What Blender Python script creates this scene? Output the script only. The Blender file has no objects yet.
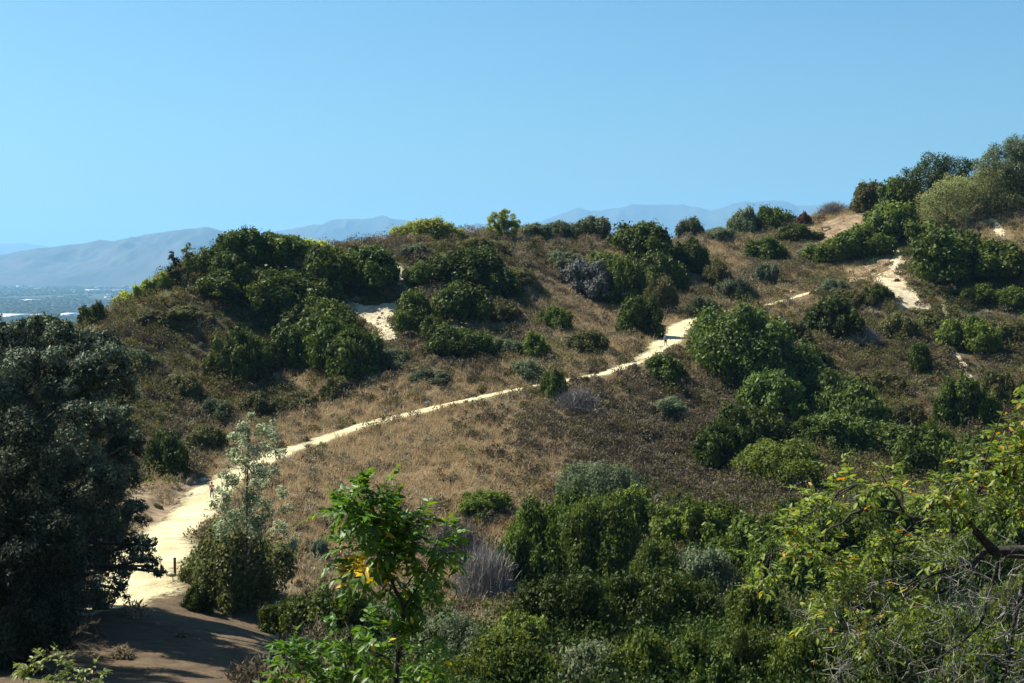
import bpy, math, random
import numpy as np
from mathutils import Vector

random.seed(7)
RNG = np.random.default_rng(11)
R = math.radians
scene = bpy.context.scene
COL = scene.collection

# ------------------------------------------------------------------ camera model
F = 1422.0
HZ = 262.0
TH = math.atan((341.5 - HZ) / F)
CT, ST = math.cos(TH), math.sin(TH)

def P(px, py, d):
    """world point seen at pixel (px,py) at forward distance d"""
    u = (px - 512) / F; v = (341.5 - py) / F
    dx, dy, dz = u, CT + v * ST, -ST + v * CT
    s = d / dy
    return np.array([dx * s, d, dz * s])

def proj(x, y, z):
    f = y * CT - z * ST
    up = y * ST + z * CT
    f = np.maximum(f, 0.01)
    return 512 + F * x / f, 341.5 - F * up / f

# ------------------------------------------------------------------ noise
def _h(ix, iy, seed):
    n = (ix.astype(np.int64) * 374761393 + iy.astype(np.int64) * 668265263 + seed * 974634777) & 0x7fffffff
    n = ((n ^ (n >> 13)) * 1274126177) & 0x7fffffff
    return ((n ^ (n >> 16)) & 0xffffff) / float(0xffffff)

def vnoise(x, y, seed=0):
    x = np.asarray(x, float); y = np.asarray(y, float)
    ix = np.floor(x); iy = np.floor(y); fx = x - ix; fy = y - iy
    fx = fx * fx * (3 - 2 * fx); fy = fy * fy * (3 - 2 * fy)
    a = _h(ix, iy, seed); b = _h(ix + 1, iy, seed); c = _h(ix, iy + 1, seed); d = _h(ix + 1, iy + 1, seed)
    return (a + (b - a) * fx + (c - a) * fy + (a - b - c + d) * fx * fy) * 2 - 1

def fbm(x, y, seed=0, octv=4):
    s = 0; a = 1.0; t = 0
    for o in range(octv):
        s = s + a * vnoise(np.asarray(x) * 2 ** o, np.asarray(y) * 2 ** o, seed + o); t += a; a *= .5
    return s / t

def sstep(a, b, x):
    t = np.clip((x - a) / (b - a), 0, 1)
    return t * t * (3 - 2 * t)

# ------------------------------------------------------------------ terrain control points
vis = [
 (60,683,62),(100,660,74),(200,683,68),(200,620,86),(270,645,80),(0,683,60),(0,600,88),(0,500,128),(0,420,165),
 (50,337,205),(0,352,200),(-60,370,195),(-120,500,120),(-120,600,85),
 (120,600,95),(175,578,99),(175,535,118),(205,500,145),(240,472,158),(290,447,170),(350,428,178),(420,410,185),(490,396,190),(550,385,196),(600,374,201),
 (640,360,207),(668,342,218),(685,322,236),(740,308,251),(800,296,262),
 (150,480,152),(150,440,172),(130,380,190),(200,400,192),(200,330,212),(110,330,205),(240,440,180),
 (100,318,212),(140,298,222),(180,268,232),(215,256,238),(260,248,243),(300,250,246),(330,249,248),(400,242,255),(450,240,262),(500,236,268),
 (560,237,280),(600,239,290),(640,243,300),(700,236,320),(760,237,330),(830,214,345),(870,208,335),(920,200,320),(980,182,310),(1024,172,305),(1100,150,300),
 (300,330,222),(300,400,196),(400,330,217),(400,380,196),(500,300,236),(500,350,212),(560,300,246),(600,340,224),(620,290,260),(560,360,208),
 (640,335,236),(700,290,270),(740,270,290),(700,255,305),(760,290,272),(800,262,298),(820,245,318),
 (905,300,256),(885,264,284),(960,250,282),(1000,225,290),(1020,252,272),(940,320,250),(960,380,222),(1000,420,203),(900,380,222),(900,340,240),
 (850,340,240),(820,400,212),(760,400,205),(700,400,196),(660,385,200),(700,460,172),(620,450,172),(560,420,182),(560,480,160),(480,450,170),
 (480,520,146),(400,470,163),(400,540,141),(330,500,148),(330,580,120),(460,590,118),(560,600,113),(640,520,148),(700,560,126),(800,480,168),
 (900,470,178),(800,560,126),(900,560,126),(1024,500,165),(1024,600,113),(900,640,92),(700,640,92),(560,660,84),(460,683,77),(360,683,76),(300,640,90),
 (700,683,77),(900,683,77),(1024,683,77),(1150,600,115),(1150,450,190),(1150,300,250),
]
pts = [P(*v) for v in vis]
for x in (-90, -60, -30, 0, 30, 60, 90):
    pts += [np.array([x, -25., 3.]), np.array([x, 0., -2.2]), np.array([x, 16., -7.6]), np.array([x, 34., -13.6]), np.array([x, 52., -18.6])]
for (px, py, d, dz) in [(-60,370,195,25),(0,352,200,22),(100,318,212,20),(180,268,232,20),(260,248,243,16),(330,249,248,14),(400,242,255,13),(500,236,268,12),
                        (600,239,290,12),(700,236,320,12),(760,237,330,12),(830,214,345,14),(920,200,320,8),(980,182,310,9),(1024,172,305,9),(1100,150,300,6)]:
    p = P(px, py, d)
    pts.append(p + np.array([0, 45, -dz * 1.1])); pts.append(p + np.array([0, 110, -dz * 3.2]))
pts += [np.array(v, float) for v in [(-130,150,-50),(-140,80,-40),(-130,230,-60),(-130,320,-90),(150,200,-8),(140,120,-18),(190,250,18),(180,340,14),(190,420,-30),(150,60,-14)]]
PT = np.array(pts)
def _phi(r2): return np.where(r2 > 1e-12, r2 * np.log(np.maximum(r2, 1e-12)), 0)
_S = 100.0
X0 = PT[:, :2] / _S
n = len(X0)
K = _phi(((X0[:, None] - X0[None]) ** 2).sum(-1)) + np.eye(n) * 0.002
Pm = np.hstack([np.ones((n, 1)), X0])
A = np.block([[K, Pm], [Pm.T, np.zeros((3, 3))]])
W = np.linalg.solve(A, np.concatenate([PT[:, 2], np.zeros(3)]))
def tps(x, y):
    x = np.asarray(x, float).ravel() / _S; y = np.asarray(y, float).ravel() / _S
    out = np.empty(len(x))
    for i in range(0, len(x), 20000):
        xx, yy = x[i:i + 20000], y[i:i + 20000]
        r2 = (xx[:, None] - X0[None, :, 0]) ** 2 + (yy[:, None] - X0[None, :, 1]) ** 2
        out[i:i + 20000] = _phi(r2) @ W[:n] + W[n] + W[n + 1] * xx + W[n + 2] * yy
    return out
VALLEY = -250.0
def rawH(x, y):
    sh = np.shape(x)
    x = np.asarray(x, float).ravel(); y = np.asarray(y, float).ravel()
    cx = np.clip(x, -170, 220); cy = np.clip(y, -60, 440)
    h = tps(cx, cy)
    h = h + 0.9 * fbm(x / 22, y / 22, 3, 3) + .35 * fbm(x / 6, y / 6, 9, 2) * sstep(40, 90, y)
    over = np.hypot(x - cx, y - cy)
    t = sstep(0, 560, over)
    back = y < 0
    lowl = np.where(back, np.maximum(h, -20), VALLEY)
    h = np.clip(h, -120, 70) * (1 - t) + (lowl + 3 * fbm(x / 500, y / 500, 5, 3)) * t
    return h.reshape(sh)

# trails : (px,py,d, half width m)
TR = {
 'main': [(84,636,83,.5),(96,622,88,2.0),(122,602,94,3.0),(150,568,104,3.1),(170,532,120,2.8),(202,500,145,2.5),(240,472,158,2.1),(290,447,170,1.75),(350,428,178,1.7),(420,410,185,1.6),
          (490,396,190,1.35),(550,385,196,1.25),(600,374,201,1.4),(640,360,207,1.5),(668,342,218,2.5),(687,322,236,2.3),(715,312,246,1.0),(740,308,251,1.1),(800,296,262,.9),(832,290,270,.7),(866,283,276,.9)],
}
def catmull(pts, k=14):
    pts = [np.array(p, float) for p in pts]
    out = []
    for i in range(len(pts) - 1):
        p0 = pts[max(i - 1, 0)]; p1 = pts[i]; p2 = pts[i + 1]; p3 = pts[min(i + 2, len(pts) - 1)]
        for j in range(k):
            t = j / k
            out.append(.5 * (2 * p1 + (p2 - p0) * t + (2 * p0 - 5 * p1 + 4 * p2 - p3) * t * t + (3 * p1 - p0 - 3 * p2 + p3) * t ** 3))
    out.append(pts[-1])
    return np.array(out)
tr = []
for (px, py, d, w) in TR['main']:
    p = P(px, py, d); tr.append((p[0], p[1], w))
TRC = catmull(tr)
tz = rawH(TRC[:, 0], TRC[:, 1])
kk = np.ones(9) / 9
TRZ = np.convolve(np.pad(tz, 4, mode='edge'), kk, 'valid')
def trail_near(x, y):
    """distance to trail centre, its z and half width"""
    x = np.asarray(x).ravel(); y = np.asarray(y).ravel()
    best = np.full(len(x), 1e9); bz = np.zeros(len(x)); bw = np.ones(len(x))
    for i in range(len(TRC) - 1):
        ax, ay, aw = TRC[i]; bx, by, bw_ = TRC[i + 1]
        dx, dy = bx - ax, by - ay
        L = dx * dx + dy * dy + 1e-9
        t = np.clip(((x - ax) * dx + (y - ay) * dy) / L, 0, 1)
        dd = np.hypot(x - ax - t * dx, y - ay - t * dy)
        m = dd < best
        best[m] = dd[m]; bz[m] = (TRZ[i] + (TRZ[i + 1] - TRZ[i]) * t)[m]; bw[m] = (aw + (bw_ - aw) * t)[m]
    return best, bz, bw
# tensor grid, fine in the core
def axis(lo, hi, step, far_lo, far_hi):
    core = np.arange(lo, hi + step / 2, step)
    def grow(start, end, s):
        out = []; v = start; st = step
        while abs(v - start) < abs(end - start):
            st *= 1.13; v = v + s * st; out.append(v)
        return out
    return np.array(grow(lo, far_lo, -1)[::-1] + list(core) + grow(hi, far_hi, 1))
GX = axis(-130, 150, .8, -30000, 30000)
GY = axis(-20, 375, .8, -6000, 52000)
MX, MY = np.meshgrid(GX, GY)
GZ = rawH(MX, MY)
sel = (np.abs(MX) < 150) & (MY > 50) & (MY < 300)
dd, dz_, dw = trail_near(MX[sel], MY[sel])
tt = sstep(0, 1, (dd - dw - .3) / 2.2)
GZ[sel] = dz_ * (1 - tt) + GZ[sel] * tt
def H(x, y):
    sh = np.shape(x)
    x = np.asarray(x, float).ravel(); y = np.asarray(y, float).ravel()
    i = np.clip(np.searchsorted(GX, x) - 1, 0, len(GX) - 2); j = np.clip(np.searchsorted(GY, y) - 1, 0, len(GY) - 2)
    fx = (x - GX[i]) / (GX[i + 1] - GX[i]); fy = (y - GY[j]) / (GY[j + 1] - GY[j])
    z = GZ[j, i] * (1 - fx) * (1 - fy) + GZ[j, i + 1] * fx * (1 - fy) + GZ[j + 1, i] * (1 - fx) * fy + GZ[j + 1, i + 1] * fx * fy
    return z.reshape(sh) if sh else float(z[0])

def hit(px, py, dmin=60, dmax=370):
    d = np.arange(dmin, dmax, .5)
    p = P(px, py, 1.0)
    x, y, z = p[0] * d, d, p[2] * d
    g = z - H(x, y)
    w = np.where(g < 0)[0]
    k = w[0] if len(w) else int(np.argmin(g / d))
    return np.array([x[k], y[k], H(x[k], y[k])])

# ------------------------------------------------------------------ object helpers
def tag(o, label=None, cat=None, group=None, kind=None):
    if label: o['label'] = label
    if cat: o['category'] = cat
    if group: o['group'] = group
    if kind: o['kind'] = kind
    return o
def link(name, me, mat=None, parent=None):
    o = bpy.data.objects.new(name, me); COL.objects.link(o)
    if mat is not None and len(me.materials) == 0: me.materials.append(mat)
    if parent is not None: o.parent = parent
    return o
def empty(name, loc, rz=0.0):
    o = bpy.data.objects.new(name, None); COL.objects.link(o)
    o.empty_display_size = .3; o.location = loc; o.rotation_euler = (0, 0, rz)
    return o
def mesh_np(name, V, Fc, attrs=None, smooth=False):
    """V (n,3), Fc (m,k) faces all the same size"""
    V = np.asarray(V, np.float32); Fc = np.asarray(Fc, np.int32)
    me = bpy.data.meshes.new(name)
    me.vertices.add(len(V)); me.vertices.foreach_set('co', V.ravel())
    k = Fc.shape[1]
    me.loops.add(Fc.size); me.loops.foreach_set('vertex_index', Fc.ravel())
    me.polygons.add(len(Fc)); me.polygons.foreach_set('loop_start', np.arange(0, Fc.size, k, dtype=np.int32))
    me.polygons.foreach_set('loop_total', np.full(len(Fc), k, dtype=np.int32))
    if smooth: me.polygons.foreach_set('use_smooth', np.ones(len(Fc), dtype=bool))
    me.update(calc_edges=True); me.validate()
    for nm, a in (attrs or {}).items():
        a = np.asarray(a, np.float32)
        if a.ndim == 1:
            at = me.attributes.new(nm, 'FLOAT', 'POINT'); at.data.foreach_set('value', a)
        else:
            at = me.attributes.new(nm, 'FLOAT_COLOR', 'POINT'); at.data.foreach_set('color', a.ravel())
    return me
def tube(path, radii, seg=7):
    path = np.array(path, float); V = []; Fc = []
    for i, p in enumerate(path):
        t = path[min(i + 1, len(path) - 1)] - path[max(i - 1, 0)]; t = t / (np.linalg.norm(t) + 1e-9)
        a = np.cross(t, [0.31, .2, .93]); a /= np.linalg.norm(a) + 1e-9; b = np.cross(t, a)
        for k in range(seg):
            an = 2 * math.pi * k / seg
            V.append(p + radii[i] * (math.cos(an) * a + math.sin(an) * b))
    for i in range(len(path) - 1):
        for k in range(seg):
            k2 = (k + 1) % seg
            Fc.append((i * seg + k, i * seg + k2, (i + 1) * seg + k2, (i + 1) * seg + k))
    return np.array(V), np.array(Fc)
def join(parts):
    V = []; Fc = []; off = 0
    for v, f in parts:
        V.append(v); Fc.append(f + off); off += len(v)
    return np.vstack(V), np.vstack(Fc)

# ------------------------------------------------------------------ materials
def newmat(name):
    m = bpy.data.materials.new(name); m.use_nodes = True
    nt = m.node_tree; nt.nodes.clear()
    out = nt.nodes.new('ShaderNodeOutputMaterial')
    return m, nt, out
def nd(nt, t, **kw):
    x = nt.nodes.new('ShaderNode' + t)
    for k, v in kw.items(): setattr(x, k, v)
    return x
def ramp(nt, stops):
    r = nd(nt, 'ValToRGB'); e = r.color_ramp.elements
    while len(e) < len(stops): e.new(.5)
    for k, (p, c) in enumerate(stops):
        e[k].position = p; e[k].color = (*c, 1)
    return r
def leafmat(name, dark, light, odd=None, transl=.35, gloss=.25, rough=.45, objvar=.34):
    m, nt, out = newmat(name); L = nt.links
    at = nd(nt, 'Attribute', attribute_name='tint')
    st = [(0, dark), (.75, light)]
    if odd is not None: st += [(.93, light), (.96, odd)]
    r = ramp(nt, st); L.new(at.outputs['Fac'], r.inputs[0])
    oi = nd(nt, 'ObjectInfo')
    hs = nd(nt, 'HueSaturation')
    mr = nd(nt, 'MapRange'); mr.inputs['To Min'].default_value = 1 - objvar; mr.inputs['To Max'].default_value = 1 + objvar
    L.new(oi.outputs['Random'], mr.inputs[0]); L.new(mr.outputs[0], hs.inputs['Value'])
    geo = nd(nt, 'NewGeometry'); nz = nd(nt, 'TexNoise'); nz.inputs['Scale'].default_value = .5
    L.new(geo.outputs['Position'], nz.inputs['Vector'])
    mh = nd(nt, 'MapRange'); mh.inputs['To Min'].default_value = .468 if objvar else .492; mh.inputs['To Max'].default_value = .508 if objvar else .518
    av = nd(nt, 'Math', operation='MULTIPLY_ADD'); av.inputs[1].default_value = 7.31; L.new(oi.outputs['Random'], av.inputs[0]); av.inputs[2].default_value = 0
    fr = nd(nt, 'Math', operation='FRACT'); L.new(av.outputs[0], fr.inputs[0])
    ad = nd(nt, 'Math', operation='MULTIPLY_ADD'); ad.inputs[1].default_value = .5 if objvar else 0; L.new(fr.outputs[0], ad.inputs[0])
    ms = nd(nt, 'Math', operation='MULTIPLY_ADD'); ms.inputs[1].default_value = .5 if objvar else 1; L.new(nz.outputs['Fac'], ms.inputs[0]); ms.inputs[2].default_value = 0; L.new(ms.outputs[0], ad.inputs[2])
    L.new(ad.outputs[0], mh.inputs[0]); L.new(mh.outputs[0], hs.inputs['Hue'])
    L.new(r.outputs[0], hs.inputs['Color'])
    pb = nd(nt, 'BsdfPrincipled'); pb.inputs['Roughness'].default_value = rough
    pb.inputs['Specular IOR Level'].default_value = gloss
    L.new(hs.outputs[0], pb.inputs['Base Color'])
    tb = nd(nt, 'BsdfTranslucent')
    h2 = nd(nt, 'HueSaturation'); h2.inputs['Hue'].default_value = .485; h2.inputs['Saturation'].default_value = 1.1; h2.inputs['Value'].default_value = 1.5
    L.new(hs.outputs[0], h2.inputs['Color']); L.new(h2.outputs[0], tb.inputs['Color'])
    pb.inputs['Specular IOR Level'].default_value = gloss * .5; pb.inputs['Roughness'].default_value = min(1, rough + .12)
    mx = nd(nt, 'MixShader'); mx.inputs[0].default_value = transl
    L.new(pb.outputs[0], mx.inputs[1]); L.new(tb.outputs[0], mx.inputs[2]); L.new(mx.outputs[0], out.inputs[0])
    return m
def plainmat(name, c1, c2, scale=3.0, rough=.85, bump=.3, detail=6, spec=.2):
    m, nt, out = newmat(name); L = nt.links
    geo = nd(nt, 'NewGeometry')
    nz = nd(nt, 'TexNoise'); nz.inputs['Scale'].default_value = scale; nz.inputs['Detail'].default_value = detail
    L.new(geo.outputs['Position'], nz.inputs['Vector'])
    r = ramp(nt, [(.35, c1), (.65, c2)]); L.new(nz.outputs['Fac'], r.inputs[0])
    pb = nd(nt, 'BsdfPrincipled'); pb.inputs['Roughness'].default_value = rough; pb.inputs['Specular IOR Level'].default_value = spec
    L.new(r.outputs[0], pb.inputs['Base Color'])
    if bump:
        b = nd(nt, 'Bump'); b.inputs['Strength'].default_value = bump; b.inputs['Distance'].default_value = .3 / scale
        L.new(nz.outputs['Fac'], b.inputs['Height']); L.new(b.outputs[0], pb.inputs['Normal'])
    L.new(pb.outputs[0], out.inputs[0])
    return m
M = {}
M['D'] = leafmat('dark_leaves', (.010, .022, .004), (.066, .102, .016), transl=.22)
M['M'] = leafmat('green_leaves', (.016, .034, .006), (.098, .145, .024), transl=.26)
M['Y'] = leafmat('yellow_green_leaves', (.14, .20, .04), (.35, .43, .10), transl=.42)
M['S'] = leafmat('sage_leaves', (.05, .075, .035), (.13, .16, .085), transl=.3)
M['O'] = leafmat('olive_leaves', (.045, .055, .018), (.12, .12, .04), transl=.3)
M['P'] = leafmat('pale_leaves', (.10, .125, .045), (.26, .285, .12), transl=.36)
M['B'] = leafmat('blue_green_leaves', (.09, .14, .085), (.19, .25, .16), transl=.3)
M['R'] = leafmat('rust_leaves', (.06, .03, .015), (.14, .08, .035), transl=.3)
M['T'] = leafmat('dead_twigs', (.085, .078, .07), (.24, .22, .20), transl=.05, gloss=.1, rough=.8)
M['scrub'] = leafmat('undergrowth_leaves', (.010, .022, .004), (.055, .088, .016), transl=.2, objvar=0)
M['bark'] = plainmat('bark', (.05, .04, .03), (.12, .10, .08), 6)
M['palebark'] = plainmat('pale_bark', (.12, .11, .10), (.30, .28, .25), 30)
M['darkbark'] = plainmat('dark_bark', (.012, .010, .008), (.05, .042, .034), 25)
M['rock'] = plainmat('rock', (.30, .26, .20), (.50, .45, .36), 2.0)
M['wood'] = plainmat('weathered_wood', (.07, .05, .035), (.14, .10, .07), 8)
M['trail'] = plainmat('trail_dirt', (.52, .43, .27), (.70, .60, .40), .55, bump=.6, detail=10)
M['dirt'] = plainmat('brown_dirt', (.13, .09, .052), (.25, .18, .108), .8, bump=.8, detail=10)
M['cream'] = plainmat('cream_soil', (.30, .245, .155), (.52, .44, .30), 1.2, bump=.8, detail=10)
M['red'] = plainmat('red_soil', (.20, .09, .05), (.32, .16, .09), 1.2)
M['grass'] = leafmat('dry_grass_blades', (.17, .125, .065), (.43, .33, .195), transl=.3, gloss=.15, rough=.7, objvar=0)
M['brush'] = leafmat('grey_brush_twigs', (.042, .034, .022), (.155, .125, .082), transl=.12, gloss=.05, rough=.9, objvar=0)
M['tanbrush'] = leafmat('tan_brush_twigs', (.10, .08, .05), (.29, .24, .155), transl=.2, gloss=.05, rough=.9, objvar=0)
M['olivebrush'] = leafmat('olive_brush_leaves', (.04, .042, .014), (.155, .145, .055), transl=.25, gloss=.1, rough=.8, objvar=0)
M['rustbrush'] = leafmat('rust_brush_leaves', (.08, .048, .022), (.20, .125, .06), transl=.2, gloss=.1, rough=.8, objvar=0)

# ------------------------------------------------------------------ masks in plan (from the outlines of bare ground)
def inpoly(px, py, poly):
    px = np.asarray(px); py = np.asarray(py); c = np.zeros(px.shape, bool); nn = len(poly)
    for i in range(nn):
        x1, y1 = poly[i]; x2, y2 = poly[(i + 1) % nn]
        cond = ((y1 > py) != (y2 > py)) & (px < (x2 - x1) * (py - y1) / (y2 - y1 + 1e-12) + x1)
        c ^= cond
    return c
PATCH = {
 'cream_a': ('cream', [(893,250),(904,251),(904,262),(899,274),(916,290),(931,309),(925,314),(900,311),(890,296),(868,281),(886,272),(890,260)]),
 'sand_cut': ('dirt', [(808,224),(816,222),(819,234),(819,247),(808,247)]),
 'cream_b': ('cream', [(984,214),(997,218),(1005,227),(1007,240),(996,240),(993,228)]),
 'streak_a': ('cream', [(941,303),(947,304),(954,342),(947,343)]),
 'streak_b': ('cream', [(950,348),(957,350),(967,366),(976,384),(968,385),(957,368)]),
 'cream_c': ('cream', [(393,265),(404,268),(411,276),(406,293),(396,288)]),
 'cream_d': ('cream', [(343,297),(366,306),(380,302),(396,300),(400,314),(387,322),(398,340),(384,345),(368,328),(350,310)]),
 'brown_bank': ('dirt', [(120,486),(160,480),(204,476),(214,480),(184,504),(158,528),(130,560),(120,520)]),
 'dusty': ('dirt', [(838,272),(868,262),(893,252),(890,262),(884,272),(866,281),(850,284)]),
 'dry_ridge': ('dirt', [(820,222),(850,214),(868,214),(866,222),(850,232),(826,246),(819,246)]),
 'red_soil': ('red', [(532,632),(545,636),(578,652),(578,664),(560,666),(545,655)]),
}
def patchmask(px, py, grow=0.0):
    m = np.zeros(np.shape(px), bool)
    for k, (_, poly) in PATCH.items():
        c = np.mean(poly, 0); q = [tuple(c + (np.array(p) - c) * (1 + grow)) for p in poly]
        m |= inpoly(px, py, q)
    return m

# ------------------------------------------------------------------ ground
ny, nx = MX.shape
idx = np.arange(ny * nx).reshape(ny, nx)
fc = np.stack([idx[:-1, :-1], idx[:-1, 1:], idx[1:, 1:], idx[1:, :-1]], -1).reshape(-1, 4)
gpx, gpy = proj(MX, MY, GZ)
def gauss(px, py, cx, cy, sx, sy): return np.exp(-.5 * (((px - cx) / sx) ** 2 + ((py - cy) / sy) ** 2))
def zone_w(px, py):
    """weights: grass, grey, tan, olive, rust"""
    w = np.zeros((6,) + np.shape(px)) + np.array([.10, .25, .13, .16, .06, .0]).reshape((6,) + (1,) * np.ndim(px))
    gs = np.clip(gauss(px, py, 400, 460, 85, 45) + gauss(px, py, 485, 475, 60, 45) + gauss(px, py, 330, 520, 60, 50) + gauss(px, py, 860, 225, 36, 14) + gauss(px, py, 600, 335, 40, 28) + gauss(px, py, 660, 440, 95, 50), 0, 1)
    w = w * (1 - .97 * gs)
    def g(k, a, *ar): w[k] += a * gauss(px, py, *ar)
    g(2, 1.6, 400, 465, 90, 45); g(4, .5, 480, 480, 45, 35); g(2, 1.0, 330, 520, 60, 45); g(0, 5, 400, 455, 90, 42); g(0, 5, 470, 470, 55, 40); g(0, 3, 330, 520, 60, 50); g(0, 2, 650, 330, 26, 30); g(0, 2, 600, 330, 45, 40); g(0, 1.5, 400, 395, 120, 18)
    g(0, 3, 720, 250, 50, 8); g(0, 3.5, 860, 225, 36, 14); g(0, 2.5, 870, 268, 30, 12); g(0, 2, 780, 310, 40, 14); g(0, 2, 700, 352, 16, 20); g(0, 1.5, 560, 345, 50, 25); g(0, 2, 450, 570, 30, 35)
    g(1, 6, 650, 450, 85, 46); g(1, 2, 760, 520, 70, 18); g(1, 1.5, 340, 262, 120, 14); g(1, 1.2, 160, 380, 60, 50); g(1, 1.5, 400, 360, 60, 25); g(1, 1.6, 560, 400, 50, 22); g(1, 1, 900, 360, 100, 60)
    g(2, 1.5, 500, 260, 90, 20); g(2, 1.6, 560, 320, 60, 40); g(2, 1.2, 450, 350, 90, 40); g(2, 1, 700, 300, 40, 20); g(2, 1, 640, 270, 60, 30); g(2, 1, 300, 400, 60, 20)
    g(3, 1.4, 160, 350, 80, 60); g(3, 1.3, 860, 400, 90, 50); g(3, .8, 960, 300, 50, 40); g(3, .8, 300, 400, 40, 20); g(3, 1.2, 800, 560, 200, 80); g(3, 1, 990, 240, 30, 20)
    g(5, 6, 830, 660, 220, 62); g(5, 6, 640, 690, 120, 40); g(5, 4, 620, 590, 90, 60); g(5, 2, 470, 665, 70, 24); g(5, 2, 270, 300, 60, 34); g(5, 2, 350, 325, 40, 30); g(5, 2, 890, 250, 50, 14); g(5, 3, 955, 192, 46, 12); g(0, 3, 985, 232, 26, 10); g(2, 2, 970, 225, 30, 12); g(5, 1.5, 970, 295, 50, 16); g(5, 1.6, 840, 440, 50, 26); g(5, 1.2, 640, 300, 36, 26); g(5, .8, 320, 615, 40, 22)
    g(3, 1.5, 200, 330, 110, 60); g(3, 1.2, 560, 370, 60, 30); g(3, 1.2, 900, 390, 90, 60)
    g(4, .9, 200, 320, 60, 40); g(4, .8, 850, 390, 80, 40); g(4, .7, 520, 480, 30, 30); g(4, .2, 480, 250, 80, 20); g(3, .8, 470, 255, 110, 18); g(4, .3, 700, 290, 60, 25)
    return w
zw = zone_w(gpx, gpy)
zc = np.array([(.21, .155, .092), (.065, .053, .04), (.13, .105, .068), (.075, .07, .035), (.11, .08, .045), (.04, .045, .018)])
zt = (zw[..., None] * zc[:, None, None, :]).sum(0) / zw.sum(0)[..., None]
# open earth on the near mound
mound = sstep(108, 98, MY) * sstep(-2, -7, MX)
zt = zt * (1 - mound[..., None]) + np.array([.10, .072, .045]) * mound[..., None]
near = (np.abs(MX) < 260) & (MY < 460)
zt = np.where(near[..., None], zt, np.array([.045, .055, .035]))
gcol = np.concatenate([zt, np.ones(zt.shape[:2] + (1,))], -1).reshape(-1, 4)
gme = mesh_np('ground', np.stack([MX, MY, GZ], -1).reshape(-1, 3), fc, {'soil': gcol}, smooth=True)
m, nt, out = newmat('hillside_soil'); L = nt.links
at = nd(nt, 'Attribute', attribute_name='soil'); geo = nd(nt, 'NewGeometry')
n1 = nd(nt, 'TexNoise'); n1.inputs['Scale'].default_value = .9; n1.inputs['Detail'].default_value = 9; n1.inputs['Roughness'].default_value = .7
L.new(geo.outputs['Position'], n1.inputs['Vector'])
r = ramp(nt, [(.3, (.55, .53, .5)), (.5, (.95, .95, .95)), (.72, (1.45, 1.4, 1.3))]); L.new(n1.outputs['Fac'], r.inputs[0])
mm = nd(nt, 'MixRGB', blend_type='MULTIPLY'); mm.inputs[0].default_value = 1; L.new(at.outputs['Color'], mm.inputs[1]); L.new(r.outputs[0], mm.inputs[2])
pb = nd(nt, 'BsdfPrincipled'); pb.inputs['Roughness'].default_value = .95; pb.inputs['Specular IOR Level'].default_value = .1
bp = nd(nt, 'Bump'); bp.inputs['Strength'].default_value = .8; bp.inputs['Distance'].default_value = .3
L.new(n1.outputs['Fac'], bp.inputs['Height']); L.new(bp.outputs[0], pb.inputs['Normal'])
L.new(mm.outputs[0], pb.inputs['Base Color']); L.new(pb.outputs[0], out.inputs[0])
M['soil'] = m
tag(link('ground', gme, m), 'brown chaparral hillsides falling to the flat valley floor', 'ground', kind='structure')

# trail ribbon
NR = 15
tan = np.gradient(TRC[:, :2], axis=0); tan /= np.linalg.norm(tan, axis=1)[:, None] + 1e-9
nor = np.stack([-tan[:, 1], tan[:, 0]], 1)
V = []
for i in range(len(TRC)):
    for k in range(NR):
        s = k / (NR - 1) * 2 - 1
        wl = TRC[i, 2] * 1.22 * (1 + .3 * vnoise(i * .35, 3.0 + (s > 0) * 7, 5))
        x = TRC[i, 0] + nor[i, 0] * s * wl; y = TRC[i, 1] + nor[i, 1] * s * wl
        z = max(H(x, y), TRZ[i] - .2 if abs(s) < .7 else -999) + .06 * (1 - abs(s) ** 6) - .03 * (abs(s) > .99) + .03 * float(vnoise(x * 1.3, y * 1.3, 77)) + .035
        k_ = min(1, max(0, (1 - abs(s)) / .25)); V.append((x, y, max(H(x, y) + .02, (TRZ[i] + .09) * k_ + (H(x, y) + .02) * (1 - k_))))
ii = np.arange(len(TRC) * NR).reshape(len(TRC), NR)
fc = np.stack([ii[:-1, :-1], ii[:-1, 1:], ii[1:, 1:], ii[1:, :-1]], -1).reshape(-1, 4)
tme = mesh_np('dirt_trail', V, fc, {'edge': np.tile(np.abs(np.linspace(-1, 1, NR)), len(TRC)), 'across': np.tile(np.linspace(-1, 1, NR), len(TRC))}, smooth=True)
mt_ = bpy.data.materials.new('worn_trail'); mt_.use_nodes = True; nt = mt_.node_tree; nt.nodes.clear(); L = nt.links
out = nd(nt, 'OutputMaterial'); geo = nd(nt, 'NewGeometry')
na = nd(nt, 'TexNoise'); na.inputs['Scale'].default_value = .35; na.inputs['Detail'].default_value = 8; na.inputs['Roughness'].default_value = .65
nb = nd(nt, 'TexNoise'); nb.inputs['Scale'].default_value = 2.6; nb.inputs['Detail'].default_value = 8; nb.inputs['Roughness'].default_value = .7
L.new(geo.outputs['Position'], na.inputs['Vector']); L.new(geo.outputs['Position'], nb.inputs['Vector'])
r1 = ramp(nt, [(.28, (.31, .235, .13)), (.45, (.47, .40, .235)), (.6, (.60, .545, .335))]); L.new(na.outputs['Fac'], r1.inputs[0])
r2 = ramp(nt, [(.3, (.6, .56, .5)), (.5, (1, 1, 1))]); L.new(nb.outputs['Fac'], r2.inputs[0])
mu = nd(nt, 'MixRGB', blend_type='MULTIPLY'); mu.inputs[0].default_value = .7; L.new(r1.outputs[0], mu.inputs[1]); L.new(r2.outputs[0], mu.inputs[2])
ae = nd(nt, 'Attribute', attribute_name='edge')
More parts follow.
